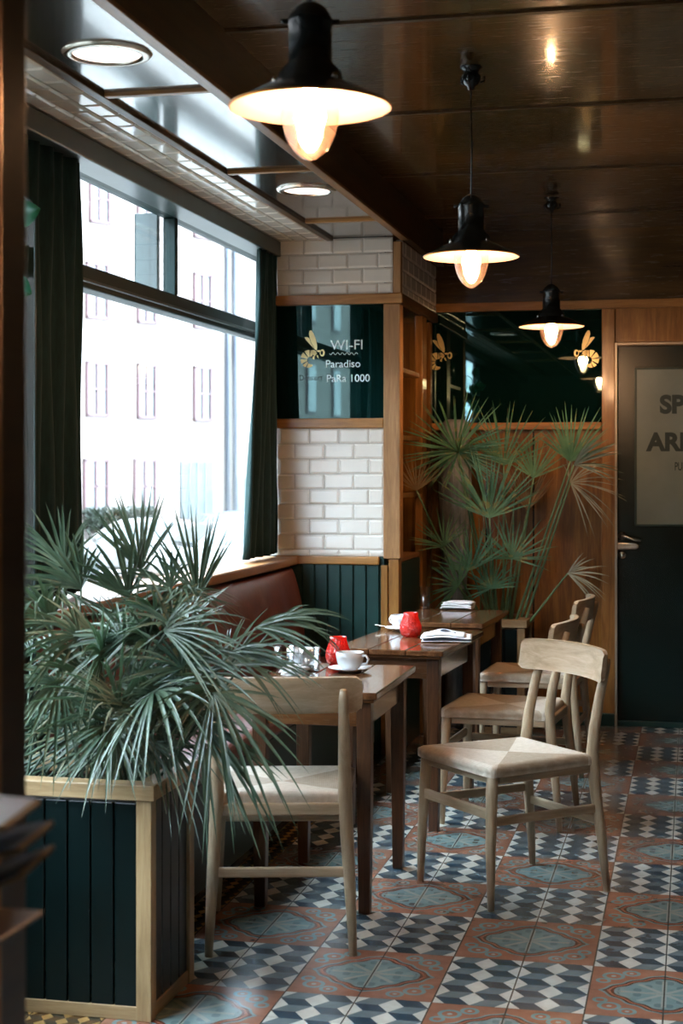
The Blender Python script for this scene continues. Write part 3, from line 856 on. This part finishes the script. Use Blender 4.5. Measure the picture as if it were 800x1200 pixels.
def tumbler(u, v, h, r, label, water=True):
    p = on_h(u, v, HT); t = thing('water_glass', label, 'glass', (p.x, p.y, HT))
    MB().lathe([(0, 0), (r*.9, 0), (r*.92, .004), (r, h), (r-.002, h), (r*.9-.002, .010), (0, .010)], 32).build('glass_body', 'clear', t, keep=True)
    if water: MB().lathe([(0, .0105), (r*.9-.003, .0105), (r-.004, h*.6), (0, h*.6)], 32).build('water', 'clear', t, keep=True)
tumbler(497.5, 713, .108, .028, 'half full water glass beside the white napkin on the far table')
tumbler(333, 786, .085, .036, 'clear tumbler behind the chair back, leftmost among the cups')
tumbler(362, 787, .082, .038, 'clear tumbler beside the crumpled napkin on the nearest table', False)
# napkins and paper
def slab(name, label, cat, cx, cy, w, d_, h, rz, mat, layers, droop=.0):
    t = thing(name, label, cat, (cx, cy, HT), rz)
    for k in range(layers):
        z0 = .001 + k*h/layers
        s_ = 1 - .03*k
        def fn(u, v, z0=z0, s_=s_, k=k):
            x, y = (u-.5)*w*s_, (v-.5)*d_*s_
            return (x + .004*k, y, z0 + h/layers*.85*(1-abs(2*u-1)**8*.6) + .003*math.sin(u*5+k)*math.sin(v*4+k) + .003)
        mb = MB().grid(fn, 14, 10)
        mb.build('folded_layer', mat if isinstance(mat, str) else mat[k % len(mat)], t, solid=h/layers*.7, keep=True)
    return t
pn = on_h(536, 714, HT)
slab('napkin', 'folded white napkin on the far table beside the water glass', 'napkin', pn.x, pn.y+.0, .155, .10, .034, -.05, 'linen', 3)
pn = on_h(523, 750, HT)
t = thing('newspaper', 'folded newspaper lying by the red candle holder on the middle table', 'newspaper', (pn.x+.005, pn.y-.02, HT), .12)
def sheet(z, w, d_, lift, mat, name, ox=0, oy=0):
    def fn(u, v):
        x, y = (u-.5)*w, (v-.5)*d_
        return (x+ox, y+oy, z + lift*math.exp(-((u-.45)/.3)**2)*(.5+.5*v) + .004*u*v)
    MB().grid(fn, 16, 12).build(name, mat, t, solid=.0022, keep=True)
sheet(.004, .20, .17, .004, 'paper', 'page'); sheet(.010, .195, .165, .008, 'black_print', 'printed_page', .004, .002)
sheet(.014, .205, .16, .016, 'paper', 'page', -.002, .004); sheet(.021, .17, .13, .016, 'paper', 'page', -.012, .014); sheet(.0245, .09, .05, .014, 'black_print', 'printed_page', -.01, .02)
pn = on_h(326, 788, HT)
t = thing('crumpled_napkin', 'crumpled paper napkin among the cups on the nearest table', 'napkin', (pn.x+.07, pn.y-.05, HT))
def cr(u, v):
    a, b_ = u*2*PI, (v-.5)*PI
    rr = .026*(1 + .35*math.sin(5*a+3*v*7) + .25*math.sin(9*a-4*b_*3))
    return (rr*math.cos(a)*math.cos(b_)*1.5, rr*math.sin(a)*math.cos(b_), max(0.0, .014 + rr*math.sin(b_)*.7))
MB().grid(cr, 28, 14, smooth=False).build('paper_ball', 'linen', t, keep=True)
pn = on_h(300, 790, HT)
t = thing('menu_card', 'pale printed menu card lying under the palm leaves on the nearest table', 'menu', (-1.335, 4.90, HT), .25)
MB().box(-.06, .06, -.09, .09, .0005, .003).build('card', 'paper', t, bevel=.001, keep=True)
MB().box(-.045, .045, -.03, .06, .0031, .0036).build('print_block', 'blue', t, keep=True)

# ------------------------------------------------------------------ pendant lamps
def make_lamp(label):
    t = thing('pendant_lamp', label, 'lamp')     # origin at the rim centre
    zc = ZC - 2.085
    MB().lathe([(0, .2), (.012, .2), (.030, .188), (.042, .170), (.045, .160), (.042, .155), (.042, .085), (.046, .080), (.060, .066), (.064, .046),
                (.075, .042), (.105, .028), (.150, .004), (.1555, 0), (.1545, -.002), (.104, .022), (.07, .036), (.05, .044), (0, .05)], 56).build('shade', 'black', t, keep=True)
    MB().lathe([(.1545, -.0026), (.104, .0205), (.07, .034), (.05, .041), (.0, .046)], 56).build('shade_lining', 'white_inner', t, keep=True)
    MB().lathe([(.152, -.0022), (.1562, -.0015), (.1562, .0012), (.1558, .0016)], 56).build('rim', 'copper', t, keep=True)
    for a in range(2):
        aa = a*PI + .25
        MB().tube([(.040*math.cos(aa), .040*math.sin(aa), .163), (.056*math.cos(aa), .056*math.sin(aa), .163)], .005, 8).build('lug', 'black', t, keep=True)
    for a in range(3):
        aa = a*2*PI/3 + 3.6
        MB().lathe([(0, 0), (.006, 0), (.007, .006), (.004, .012), (0, .013)], 10, Matrix.Translation((.068*math.cos(aa), .068*math.sin(aa), .042))).build('bolt', 'chrome', t, keep=True)
    g = [( .054, .03), (.056, .0), (.055, -.025), (.047, -.058), (.034, -.082), (.016, -.098), (0, -.103)]
    MB().lathe(g, 40).build('globe', 'globe', t, keep=True)
    MB().lathe([(0, -.055), (.012, -.052), (.024, -.040), (.030, -.022), (.028, -.004), (.016, .016), (.013, .034)], 24).build('bulb', 'bulb', t, keep=True)
    MB().tube([(0, 0, .198), (.002, 0, .35), (-.001, .001, .5), (0, 0, zc-.05)], .0028, 8).build('cord', 'black', t, keep=True)
    MB().lathe([(0, zc-.075), (.010, zc-.075), (.014, zc-.062), (.022, zc-.058), (.030, zc-.045), (.032, zc-.030), (.022, zc-.022), (.026, zc-.012), (.036, zc-.004), (.036, zc)], 24).build('canopy', 'black', t, keep=True)
    for a in range(3):
        aa = a*2*PI/3 + .4
        MB().tube([(.026*math.cos(aa), .026*math.sin(aa), zc-.05), (.043*math.cos(aa), .043*math.sin(aa), zc-.045), (.043*math.cos(aa), .043*math.sin(aa), zc-.028)], .005, 8).build('canopy_hook', 'black', t, keep=True)
    return t
L1 = make_lamp('black pendant lamp hanging nearest, largest with white inner shade in full view')
L2 = copy_tree(L1); L3 = copy_tree(L1)
L2['label'] = 'middle of the three black pendant lamps, hanging before the back wall'
L3['label'] = 'smallest black pendant lamp, hanging in front of the back wall mirror'
for L, p in ((L1, (-.716, 2.90, 2.09)), (L2, (-.705, 5.035, 2.085)), (L3, (-.665, 7.50, 2.075))):
    L.location = p; L['group'] = 'black pendant lamps with glass globes'

# recessed downlights
for i, (x, y, lab) in enumerate(((-1.56, 4.01, 'round recessed downlight glowing above the planter, larger in view'), (-1.535, 6.16, 'round recessed downlight glowing in the soffit farther along, past the divider strips'))):
    t = thing('downlight', lab, 'ceiling light', (x, y, ZS), 0, 'recessed downlights in the soffit')
    MB().lathe([(.092, -.001), (.096, -.010), (.118, -.008), (.124, -.0005)], 48).build('trim_ring', 'chrome', t, keep=True)
    MB().lathe([(0, -.004), (.060, -.0055), (.094, -.003)], 48).build('lens', 'downglow', t, keep=True)

# ------------------------------------------------------------------ planters
def planter(name_label, x0, x1, y0, y1, H=.60):
    t = thing('planter_box', name_label, 'planter', ((x0+x1)/2, (y0+y1)/2, 0))
    def boards(axis, a0, a1, p, sgn, rot):
        mb = MB(); n = max(2, int(round((a1-a0)/.062))); w = (a1-a0)/n
        for k in range(n):
            if axis == 'x': mb.box(a0+k*w+.002, a0+(k+1)*w-.002, p, p+sgn*.012, .03, H-.05)
            else: mb.box(p, p+sgn*.012, a0+k*w+.002, a0+(k+1)*w-.002, .03, H-.05)
        return mb.build('board_panel', 'planter_green', t, bevel=.003)
    boards('x', x0+.04, x1-.04, y0+.008, 1, 0); boards('x', x0+.04, x1-.04, y1-.008, -1, 0)
    boards('y', y0+.04, y1-.04, x0+.008, 1, 0); boards('y', y0+.04, y1-.04, x1-.008, -1, 0)
    for px, py in ((x0, y0), (x1-.04, y0), (x0, y1-.04), (x1-.04, y1-.04)):
        MB().box(px, px+.04, py, py+.04, 0, H-.042).build('corner_post', 'planter_z', t, bevel=.002)
    for y in (y0+.004, y1-.03): MB().box(x0+.04, x1-.04, y, y+.026, 0, .035).build('bottom_rail', 'planter_x', t, bevel=.002)
    for x in (x0+.004, x1-.03): MB().box(x, x+.026, y0+.04, y1-.04, 0, .035).build('bottom_rail', 'planter_y', t, bevel=.002)
    MB().box(x0-.012, x1+.012, y0-.012, y0+.045, H-.04, H).build('top_rim', 'planter_x', t, bevel=.003)
    MB().box(x0-.012, x1+.012, y1-.045, y1+.012, H-.04, H).build('top_rim', 'planter_x', t, bevel=.003)
    MB().box(x0-.012, x0+.045, y0+.0455, y1-.0455, H-.04, H).build('top_rim', 'planter_y', t, bevel=.003)
    MB().box(x1-.045, x1+.012, y0+.0455, y1-.0455, H-.04, H).build('top_rim', 'planter_y', t, bevel=.003)
    MB().box(x0+.022, x1-.022, y0+.022, y1-.022, H-.12, H-.06).build('soil', 'soil', t)
    return t
planter('low dark green planter with pale wood rim holding the leafy palm in front', -1.98, -1.335, 3.735, 4.085)
planter('dark green planter with pale wood rim against the back wall under the tall palm', -1.155, -.865, 8.19, 8.54)

# tall grey vase behind the palm
vx, vy = -1.262, 8.38
MT['pot_grey']
vase = thing('floor_vase', 'tall slender grey vase standing behind the palm beside the pier', 'vase', (vx, vy, 0))
MB().lathe([(0, 0), (.055, 0), (.058, .02), (.052, .3), (.060, .7), (.078, 1.0), (.090, 1.3), (.086, 1.5), (.078, 1.52), (.076, 1.54), (.082, 1.56), (.072, 1.64), (.05, 1.66), (.046, 1.66), (.046, 1.5), (0, 1.48)], 40).build('vase_body', 'pot_grey', vase, keep=True)

# ------------------------------------------------------------------ palms
def fan(mb, c, a, n, L, w, spread, count, droop, cup=0.0, jit=.09, fold=.25, curl=0.0):
    a = a.normalized(); n = (n - a*n.dot(a)).normalized(); b = n.cross(a)
    for k in range(count):
        ph = spread*(2*k/(count-1)-1) + R.uniform(-jit, jit)
        dr = a*math.cos(ph) + b*math.sin(ph) + n*(cup + R.uniform(-jit, jit))
        l = L*(1-.25*abs(ph/spread)**2)*R.uniform(.85, 1.05)
        mb.leaflet(c, dr, n, l, w, droop*R.uniform(.5, 1.4), 6, fold, curl=curl)

P1 = thing('fan_palm', 'bushy blue green fan palm spilling over the front planter', 'plant', (-1.65, 3.9, .54))
RR = random.Random(11); R = RR
def front_frond(base, tip, a, n, L, w, spread, count, droop, cup, mat='leaf_a'):
    mb = MB()
    base, tip = Vector(base), Vector(tip)
    mid = (base+tip)/2 + Vector((0, 0, .04))
    pts = [base*(1-t)**2 + mid*2*t*(1-t) + tip*t*t for t in [k/7 for k in range(8)]]
    mb.tube(pts, [.0042 - .0015*k/7 for k in range(8)], 6)
    fan(mb, tip, a, n, L*1.08, w*.68, spread, int(count*1.2), droop*1.5, cup, jit=.13, fold=.35)
    return mb.build('frond', mat, P1)
heroes = [  # screen position of the hub, depth, pointing direction (right, up, toward)
    (232, 700, 4.02, (-.12, 1, -.1), .25, .013, .62, 15, .03, .0),
    (300, 735, 3.95, (1, .18, -.2), .22, .015, .38, 9, .30, .1),
    (268, 765, 3.88, (1, .10, -.35), .25, .014, .45, 10, .30, .1),
    (250, 812, 3.70, (.55, -.75, -.3), .27, .016, 1.0, 16, .30, .1),
    (150, 700, 4.02, (-.3, 1, 0), .24, .016, .8, 15, .15, .1),
    (95, 690, 3.95, (-.5, .8, 0), .22, .018, .9, 15, .22, .1),
    (165, 668, 4.04, (-.15, 1, 0), .24, .014, .7, 15, .05, .1),
    (75, 665, 4.02, (-.3, 1, 0), .22, .014, .9, 15, .15, .1),
    (330, 725, 4.0, (1, .35, 0), .19, .014, .35, 8, .45, .1),
    (60, 730, 3.9, (-.6, .6, -.3), .22, .018, 1.1, 15, .3, .1),
    (190, 745, 3.85, (.1, .6, -.6), .23, .018, 1.2, 18, .3, .1),
    (120, 770, 3.78, (-.2, .3, -.8), .24, .018, 1.5, 18, .35, .1),
    (70, 800, 3.75, (-.4, -.2, -.8), .22, .018, 1.5, 17, .35, .1),
    (180, 810, 3.72, (.2, -.1, -.9), .24, .018, 1.5, 18, .38, .1),
    (215, 770, 3.80, (.7, .4, -.5), .25, .017, 1.1, 16, .30, .1),
    (235, 850, 3.78, (.7, -.6, -.3), .24, .017, .8, 14, .30, .1),
    (130, 850, 3.72, (0, -.5, -.8), .19, .016, 1.4, 15, .3, .1),
]
rt = Vector((C_, S_, 0)); fw_ = Vector((-S_, C_, 0)); upv = Vector((0, 0, 1))
for (u, v, Y, dr, L, w, spd, cnt, drp, cp) in heroes:
    tip = on_y(u, v, Y)
    a = rt*dr[0] + upv*dr[1] + fw_*dr[2]
    n = (fw_*-1 + upv*.35 + rt*R.uniform(-.3, .3))
    base = Vector((max(-1.93, min(-1.40, tip.x*.6 - .62)), 3.90 + R.uniform(-.08, .08), .52))
    front_frond(base, tip, a, n, L, w, spd, cnt, drp, cp)
for k in range(62):
    u, v = R.uniform(35, 265), R.uniform(690, 880)
    if v < 740 and u > 225: u -= 50
    Y = R.uniform(3.70, 4.06)
    tip = on_y(u, v, Y)
    a = rt*R.uniform(-1, 1) + upv*R.uniform(-.1, 1.1) + fw_*R.uniform(-.7, .3)
    n = fw_*-R.uniform(.2, 1) + upv*R.uniform(0, 1) + rt*R.uniform(-.7, .7)
    base = Vector((R.uniform(-1.93, -1.40), R.uniform(3.80, 4.02), .52))
    front_frond(base, tip, a, n, R.uniform(.18, .28), R.uniform(.009, .015), R.uniform(.6, 1.5), R.randint(10, 16), R.uniform(.1, .5), R.uniform(0, .25),
                'leaf_a' if R.random() < .9 else 'leaf_pale')

P2 = thing('tall_fan_palm', 'tall stiff leaved fan palm rising before the back wall mirror', 'plant', (-1.0, 8.36, .54))
R = random.Random(5)
def tall_frond(u, v, Y, dr, L, w, spd, cnt, drp, cup_, mat, bx, n=None, stem='stem', arch=.0):
    tip = on_y(u, v, Y)
    f = thing('frond', None, None); f.parent = P2; f.location = (0, 0, 0)
    base = Vector((bx, 8.36 + R.uniform(-.05, .05), .52))
    mid = (base+tip)/2 + Vector((0, 0, arch)) + (base-tip)*.0
    pts = [base*(1-t)**2 + mid*2*t*(1-t) + tip*t*t for t in [k/9 for k in range(10)]]
    mb = MB(); mb.tube(pts, [.0085 - .004*k/9 for k in range(10)], 6)
    bpy.data.objects.remove(f)
    a = rt*dr[0] + upv*dr[1] + fw_*dr[2]
    nn = n or (fw_*-1 + upv*.2)
    st = mb.build('stem', stem, P2)
    m2_ = MB(); fan(m2_, tip, a, nn, L, w*.9, spd, cnt, drp, cup_, jit=.09, fold=.2)
    m2_.build('fan_leaf', mat, st)
TF = [
    (535, 528, 8.05, (.05, 1, -.2), .36, .012, 2.3, 44, .05, .25, 'leaf_b', -1.06),
    (537, 530, 8.02, (-.1, .7, -.7), .30, .011, 2.6, 26, .12, .4, 'leaf_b', -1.04),
    (573, 607, 8.0, (0, 1, -.1), .42, .013, 1.15, 26, .02, .0, 'leaf_b', -1.02),
    (590, 545, 8.3, (.05, 1, 0), .36, .012, 1.2, 24, .05, .1, 'leaf_b', -1.0),
    (668, 541, 8.15, (.15, 1, -.1), .33, .013, 1.0, 22, .06, .1, 'leaf_b', -.95),
    (672, 545, 8.05, (.9, .5, -.2), .28, .012, .7, 14, .25, .1, 'leaf_a', -.93),
    (668, 566, 8.2, (.8, .25, -.2), .30, .008, 1.5, 20, .35, .1, 'leaf_pale', -.90),
    (618, 598, 8.4, (.0, 1, 0), .30, .009, .75, 20, .03, .0, 'leaf_dry', -1.0),
    (488, 575, 7.95, (-.1, 1, -.1), .24, .007, 1.0, 16, .05, .1, 'leaf_dry', -1.12),
    (537, 687, 7.95, (-.5, .4, -.4), .28, .012, 1.5, 22, .12, .1, 'leaf_b', -1.06),
    (552, 668, 8.0, (-.2, 1, -.2), .30, .012, 1.3, 20, .05, .1, 'leaf_b', -1.05),
    (665, 672, 8.2, (.9, .1, -.2), .22, .010, .9, 15, .35, .1, 'leaf_pale', -.90),
    (600, 655, 8.2, (.1, 1, 0), .28, .012, 1.6, 20, .1, .1, 'leaf_b', -1.0),
    (575, 690, 8.1, (-.2, .8, -.3), .22, .012, 1.7, 18, .15, .1, 'leaf_b', -1.03),
    (520, 640, 8.1, (-.3, .8, -.1), .24, .010, 1.3, 16, .1, .1, 'leaf_b', -1.08),
    (625, 560, 8.3, (.1, 1, 0), .26, .011, 1.1, 18, .08, .1, 'leaf_b', -.97),
]
for row in TF: tall_frond(*row)
for k in range(10):    # bare upright shoots at the base
    x = -1.01 + R.uniform(-.12, .12)
    mb = MB(); tp = Vector((x + R.uniform(-.14, .2), 8.3 + R.uniform(-.15, .1), R.uniform(.95, 1.5)))
    mb.tube([(x, 8.36, .52), ((x+tp.x)/2, 8.33, .52+(tp.z-.52)*.55), tp], [.005, .004, .0015], 6)
    mb.build('stem', 'stem', P2)

# ------------------------------------------------------------------ things at the near left edge
po = on_y(17, 0, 1.55).x
nb = struct(MB().box(po-.14, po-.016, 1.50, 1.62, 0, ZC).build('trim_8', 'fascia', bevel=.006))
MB().lathe([(.0125, 0), (.0125, ZC)], 20, Matrix.Translation((po-.0135, 1.516, 0))).build('rounded_edge', 'copper', nb)  # copper tone lightened to carry the orange streak of reflected lamp light
# glass screen behind the planter
p = on_y(41, 228, 4.12)
gs = thing('glass_screen', 'upright clear glass screen with rounded top standing behind the planter', 'screen', (p.x-.12, 4.12, 0))
prof = [(p.x-.30, 0), (p.x, 0), (p.x, p.z-.05), (p.x-.012, p.z-.02), (p.x-.04, p.z), (p.x-.30, p.z)]
MB().prism(prof, 'y', 4.115, 4.125).build('pane', 'screen_glass', gs)
MB().tube([(p.x, 4.12, 0.01), (p.x, 4.12, p.z-.05), (p.x-.012, 4.12, p.z-.02), (p.x-.04, 4.12, p.z), (p.x-.30, 4.12, p.z)], .0035, 8).build('edge', 'grey_green', gs)
# climbing vine
q = on_y(15, 300, 3.95)
vn = thing('climbing_vine', 'broad leaved green vine climbing beside the wood post', 'plant', (q.x, 3.95, .54))
MB().tube([(q.x-.03, 3.95, .53), (q.x-.03, 3.95, 1.2), (q.x-.04, 3.96, 1.7), (q.x-.02, 3.95, 2.1)], .004, 6).build('stem', 'stem', vn)
for (u, v, a0, s_) in ((26, 250, .2, .045), (20, 335, -.5, .04), (6, 318, 2.7, .045), (8, 262, 2.4, .05), (12, 200, 1.4, .04)):
    c = on_y(u, v, 3.95)
    def fn(s, t_, c=c, a0=a0, s_=s_):
        L_ = s*2.2*s_; w_ = s_*1.0*math.sin(PI*min(1, s*1.02))**.7*(1-.35*s)
        x, z = L_ - s_, (t_-.5)*2*w_
        return (c.x + x*math.cos(a0) - z*math.sin(a0), c.y + .012*abs(t_-.5)*2 - .01*s, c.z + x*math.sin(a0) + z*math.cos(a0))
    MB().grid(fn, 10, 6).tube([(c.x - s_*math.cos(a0), c.y, c.z - s_*math.sin(a0)), (q.x-.03, 3.95, c.z-.05)], .0015, 5).build('leaf', 'vine', vn)
# magazine rack at the edge
YR = 1.42
def ez(v): return on_y(20, v, YR).z
re_ = on_y(14, 0, YR).x
mr = thing('magazine_rack', 'small dark rack fixed to the wood post at the picture edge', 'rack', (re_-.06, 1.44, ez(1099)))
MB().box(re_-.15, re_, 1.36, 1.499, ez(1099), ez(1093)).box(re_-.15, re_-.14, 1.36, 1.499, ez(1093), ez(990)).build('rack_body', 'fascia', mr, bevel=.002)
for (v, ue, ang, m_, lab) in ((962, 24, .04, 'paper', 'white magazine lying topmost in the small rack at the picture edge'),
                              (986, 42, -.22, 'blue', 'second magazine from the top, pale edge jutting from the small rack'),
                              (1014, 44, -.42, 'blue', 'lowest magazine, tilted and jutting from the small rack')):
    p = on_y(ue, v, YR)
    t = thing('magazine', lab, 'magazine', (p.x, YR, p.z), 0, 'magazines in the small rack')
    t.rotation_euler = (.1, ang, 0)
    MB().box(-.14, 0, -.035, .05, 0, .005).build('pages', 'planter_x', t, bevel=.001, keep=True)
    MB().box(-.14, -.006, -.035, .05, .0052, .0062).build('cover', m_, t, keep=True)

# ------------------------------------------------------------------ the street outside
ZG = -1.30
struct(MB().box(-90, XW-.6, -40, 110, ZG-.2, ZG).build('ground_street', 'soil_road'))
MT['facade'] = plain('pale_render', (.125, .102, .09), .9, mott=.05, scale=.8)
MT['facade2'] = plain('grey_render', (.09, .09, .085), .9, mott=.05, scale=.8)
MT['pinkframe'] = plain('rose_window_frame', (.050, .021, .023), .6)
MT['streetpane'] = plain('street_window_pane', (.062, .062, .064), .15)
MT['greydoor'] = plain('grey_garage_door', (.034, .042, .043), .6, mott=.3, scale=2)
MT['pipe'] = plain('zinc_pipe', (.03, .036, .05), .5)
MT['car_white'] = plain('white_car_paint', (.085, .082, .078), .25, mott=.02)
MT['car_blue'] = plain('blue_car_paint', (.03, .045, .075), .25, mott=.05)
MT['car_glass'] = plain('car_window', (.022, .03, .03), .1)
MT['tyre'] = plain('tyre_rubber', (.03, .033, .033), .8)
MT['bush'] = m_leaf('hedge_leaf', (.015, .022, .016), (.035, .042, .03), (.02, .03, .015))
bd = thing('building', 'pale rendered townhouse with rose window frames across the street', 'building', on_h(190, 630, ZG))
P0 = Vector((0, 0, EYE)) + ray(190, HV)*60
fd = Vector((math.sin(math.radians(31)), math.cos(math.radians(31)), 0)); fn_ = Vector((fd.y, -fd.x, 0))
if fn_.dot(-P0) < 0: fn_ = -fn_
FM = Matrix((( fd.x, fn_.x, 0, P0.x), (fd.y, fn_.y, 0, P0.y), (0, 0, 1, 0), (0, 0, 0, 1)))   # local: s along, y outward, z
FI = FM.inverted()
def s_of(u, v=548):
    d_ = ray(u, v); o_ = Vector((0, 0, EYE))
    t_ = (P0 - o_).dot(fn_)/d_.dot(fn_); q_ = FI @ (o_ + d_*t_); return q_.x, q_.z
MB().box(-40, s_of(273)[0], -8, 0, ZG, 24, FM).build('facade_wall', 'facade', bd)
MB().box(s_of(273)[0]+.01, s_of(273)[0]+26, -8, -.8, ZG, 24, FM).build('neighbour_wall', 'facade2' if False else 'facade', bd)
def fwin(u0, u1, v0, v1, par=bd, kind='win'):
    s0, za = s_of(u0, v0); s1, zb = s_of(u1, v1); _, zb = s_of((u0+u1)/2, v1); _, za = s_of((u0+u1)/2, v0)
    w_ = .10
    f = MB().box(s0, s0+w_, .0, .12, zb, za, FM).box(s1-w_, s1, .0, .12, zb, za, FM).box(s0, s1, .0, .12, za-w_, za, FM).box(s0, s1, .0, .12, zb, zb+w_, FM)\
        .box((s0+s1)/2-.05, (s0+s1)/2+.05, .0, .10, zb, za, FM).box(s0, s1, .0, .10, zb+(za-zb)*.5-.04, zb+(za-zb)*.5+.04, FM).build('window', 'pinkframe', par)
    MB().box(s0+.05, s1-.05, .01, .04, zb+.05, za-.05, FM).build('pane', 'streetpane', f)
for (u0, u1) in ((100, 126), (160, 182), (226, 247)):
    sh = (u0-100)*.045
    fwin(u0, u1, 424+sh, 488+sh); fwin(u0, u1, 308+sh*2.2, 374+sh*2)
fwin(104, 128, 205, 262); fwin(160, 184, 205, 265); fwin(226, 248, 218, 280)
fwin(97, 126, 538, 602); fwin(156, 182, 538, 602)
s0, za = s_of(211, 541); s1, zb = s_of(248, 606)
dr_ = MB().box(s0, s1, .0, .08, zb, za, FM).build('garage_door', 'greydoor', bd)
for k in range(1, 4): MB().box(s0+(s1-s0)*k/4-.02, s0+(s1-s0)*k/4+.02, .08, .11, zb, za, FM).build('door_batten', 'facade2', dr_)
for u in (264.5, 273):
    s0, _ = s_of(u); MB().tube([FM @ Vector((s0, .12, ZG)), FM @ Vector((s0, .12, 23))], .10, 8).build('drainpipe', 'pipe', bd)
s0, za = s_of(278, 560); MB().box(s0, s0+2.0, -.8, -.7, ZG, za, FM).build('neighbour_door', 'greydoor', bd)
# terrace on the far side of the street, seen only in the mirrors
b2 = thing('building', 'grey terrace across the street, seen as a dim reflection in the pier mirror', 'building', (-16, -25, ZG))
MB().box(-24, -16, -70, 11, ZG, 12).build('facade_wall', 'facade', b2)
for k in range(14):
    for j_ in range(3):
        y_ = -60 + k*4.8; z_ = ZG + 1.2 + j_*3.9
        f_ = MB().box(-16, -15.9, y_-.1, y_+1.4, z_-.1, z_+2.1).build('window', 'pinkframe', b2)
        MB().box(-15.9, -15.88, y_, y_+1.3, z_, z_+2.0).build('pane', 'streetpane', f_)
# hedge at the foot of the house
R = random.Random(3); mb = MB()
for k in range(2600):
    s_ = R.uniform(s_of(90)[0], s_of(165)[0]); h_ = R.uniform(0, .75)
    p_ = FM @ Vector((s_, R.uniform(.3, 1.0), ZG + h_ + .4)); 
    dd = Vector((R.uniform(-1, 1), R.uniform(-1, 1), R.uniform(-.3, 1)))
    mb.leaflet(p_, dd, Vector((R.uniform(-1, 1), R.uniform(-1, 1), 1.1)), R.uniform(.15, .3), .1, .1, 2)
for k in range(12):
    s_ = s_of(90)[0] + (s_of(165)[0]-s_of(90)[0])*(k+.5)/12
    mb.tube([FM @ Vector((s_, .6, ZG)), FM @ Vector((s_, .6, ZG+.9))], .03, 5)
tag(mb.build('hedge', 'bush', origin=tuple(FM @ Vector((s_of(130)[0], .6, ZG)))), 'low clipped hedge at the foot of the pale house across the street', 'hedge', kind='stuff')
def car(label, center, ang, paint):
    t = thing('car', label, 'car', center, ang)
    L, W = 4.2, 1.72
    # body side outline (x along, z up)
    low = [(-2.05, .35), (-2.1, .55), (-2.02, .82), (-1.75, .92), (-1.2, .95), (.85, .93), (1.6, .84), (2.0, .70), (2.1, .5), (2.05, .32), (1.7, .26), (-1.7, .26)]
    MB().prism(low, 'y', -W/2, W/2).build('body', paint, t, bevel=.08, bseg=3, keep=True)
    vs = []
    cab = [(-1.75, .92, .80), (-1.35, 1.36, .62), (-.3, 1.46, .60), (.35, 1.40, .62), (1.05, .93, .80)]
    for x, z, w in cab: vs += [(x, -w, z), (x, w, z)]
    vs += [(-1.75, -.80, .85), (-1.75, .80, .85), (1.05, -.80, .85), (1.05, .80, .85)]
    fs = [(0,1,3,2),(2,3,5,4),(4,5,7,6),(6,7,9,8),(0,2,4,6,8),(1,9,7,5,3)]
    MB().add(vs, fs).build('cabin', paint, t, bevel=.05, keep=True)
    for sy in (-1, 1):
        MB().add([(-1.45, sy*.80, .97), (-1.22, sy*.675, 1.30), (-.35, sy*.655, 1.38), (-.35, sy*.80, .96)], [(0,1,2,3)]).add([(-.28, sy*.80, .96), (-.28, sy*.655, 1.38), (.28, sy*.665, 1.33), (.80, sy*.80, .96)], [(0,1,2,3)]).build('side_window', 'car_glass', t, solid=.03, keep=True)
    MB().add([(1.04, -.72, .98), (1.04, .72, .98), (.44, .58, 1.37), (.44, -.58, 1.37)], [(0,1,2,3)]).build('windscreen', 'car_glass', t, solid=.03, keep=True)
    MB().add([(-1.73, -.72, .98), (-1.73, .72, .98), (-1.40, .58, 1.34), (-1.40, -.58, 1.34)], [(0,1,2,3)]).build('rear_window', 'car_glass', t, solid=.03, keep=True)
    for x in (-1.28, 1.3):
        for sy in (-1, 1):
            M = Matrix.Translation((x, sy*.76, .315)) @ Matrix.Rotation(PI/2, 4, 'X')
            w = MB().lathe([(.19, -.12), (.30, -.12), (.315, -.09), (.315, .09), (.30, .12), (.19, .12)], 28, M).build('wheel', 'tyre', t, keep=True)
            mb_ = MB().lathe([(0, -.06), (.19, -.10), (.19, .10), (0, .06)], 24, M)
            mb_.build('hubcap', 'facade2', w, keep=True)
            for k in range(6):
                pass
    for sy in (-1, 1):
        MB().box(2.0, 2.10, sy*.62-.16, sy*.62+.16, .58, .72).build('headlight', 'chrome', t, bevel=.02, keep=True)
    return t
fa = math.atan2(fd.y, fd.x)
def ground_at(u, Z):
    p_ = Vector((0, 0, 0)) + ray(u, HV)*Z; return (p_.x, p_.y, ZG)
def look(u): return math.atan2(rt.y, rt.x)
car('white parked car with dark side windows, seen side-on through the window', ground_at(160, 38.5), look(0) + .25 + PI, 'car_white')
car('white parked car overlapping the first one, close to the curtain', ground_at(262, 36.5), look(0) + .45 + PI, 'car_white')
car('dark blue parked car just behind the white cars by the curtain', ground_at(292, 45), look(0) + .3, 'car_blue')

# ------------------------------------------------------------------ world and camera
w = bpy.data.worlds.new('sky'); sc.world = w; w.use_nodes = True
bgn = w.node_tree.nodes['Background']
bgn.inputs[0].default_value = (.68, .85, 1.0, 1); bgn.inputs[1].default_value = 6.0

cam = bpy.data.cameras.new('camera'); co = bpy.data.objects.new('camera', cam); COL.objects.link(co)
cam.sensor_fit = 'VERTICAL'; cam.sensor_height = 36; cam.sensor_width = 24
cam.lens = FPX/1200*36
cam.shift_y = -52/1200
co.location = (0, 0, EYE); co.rotation_euler = (PI/2, 0, TH)
cam.dof.use_dof = True; cam.dof.focus_distance = 5.8; cam.dof.aperture_fstop = 5.6
cam.clip_start = .05; cam.clip_end = 500
sc.camera = co
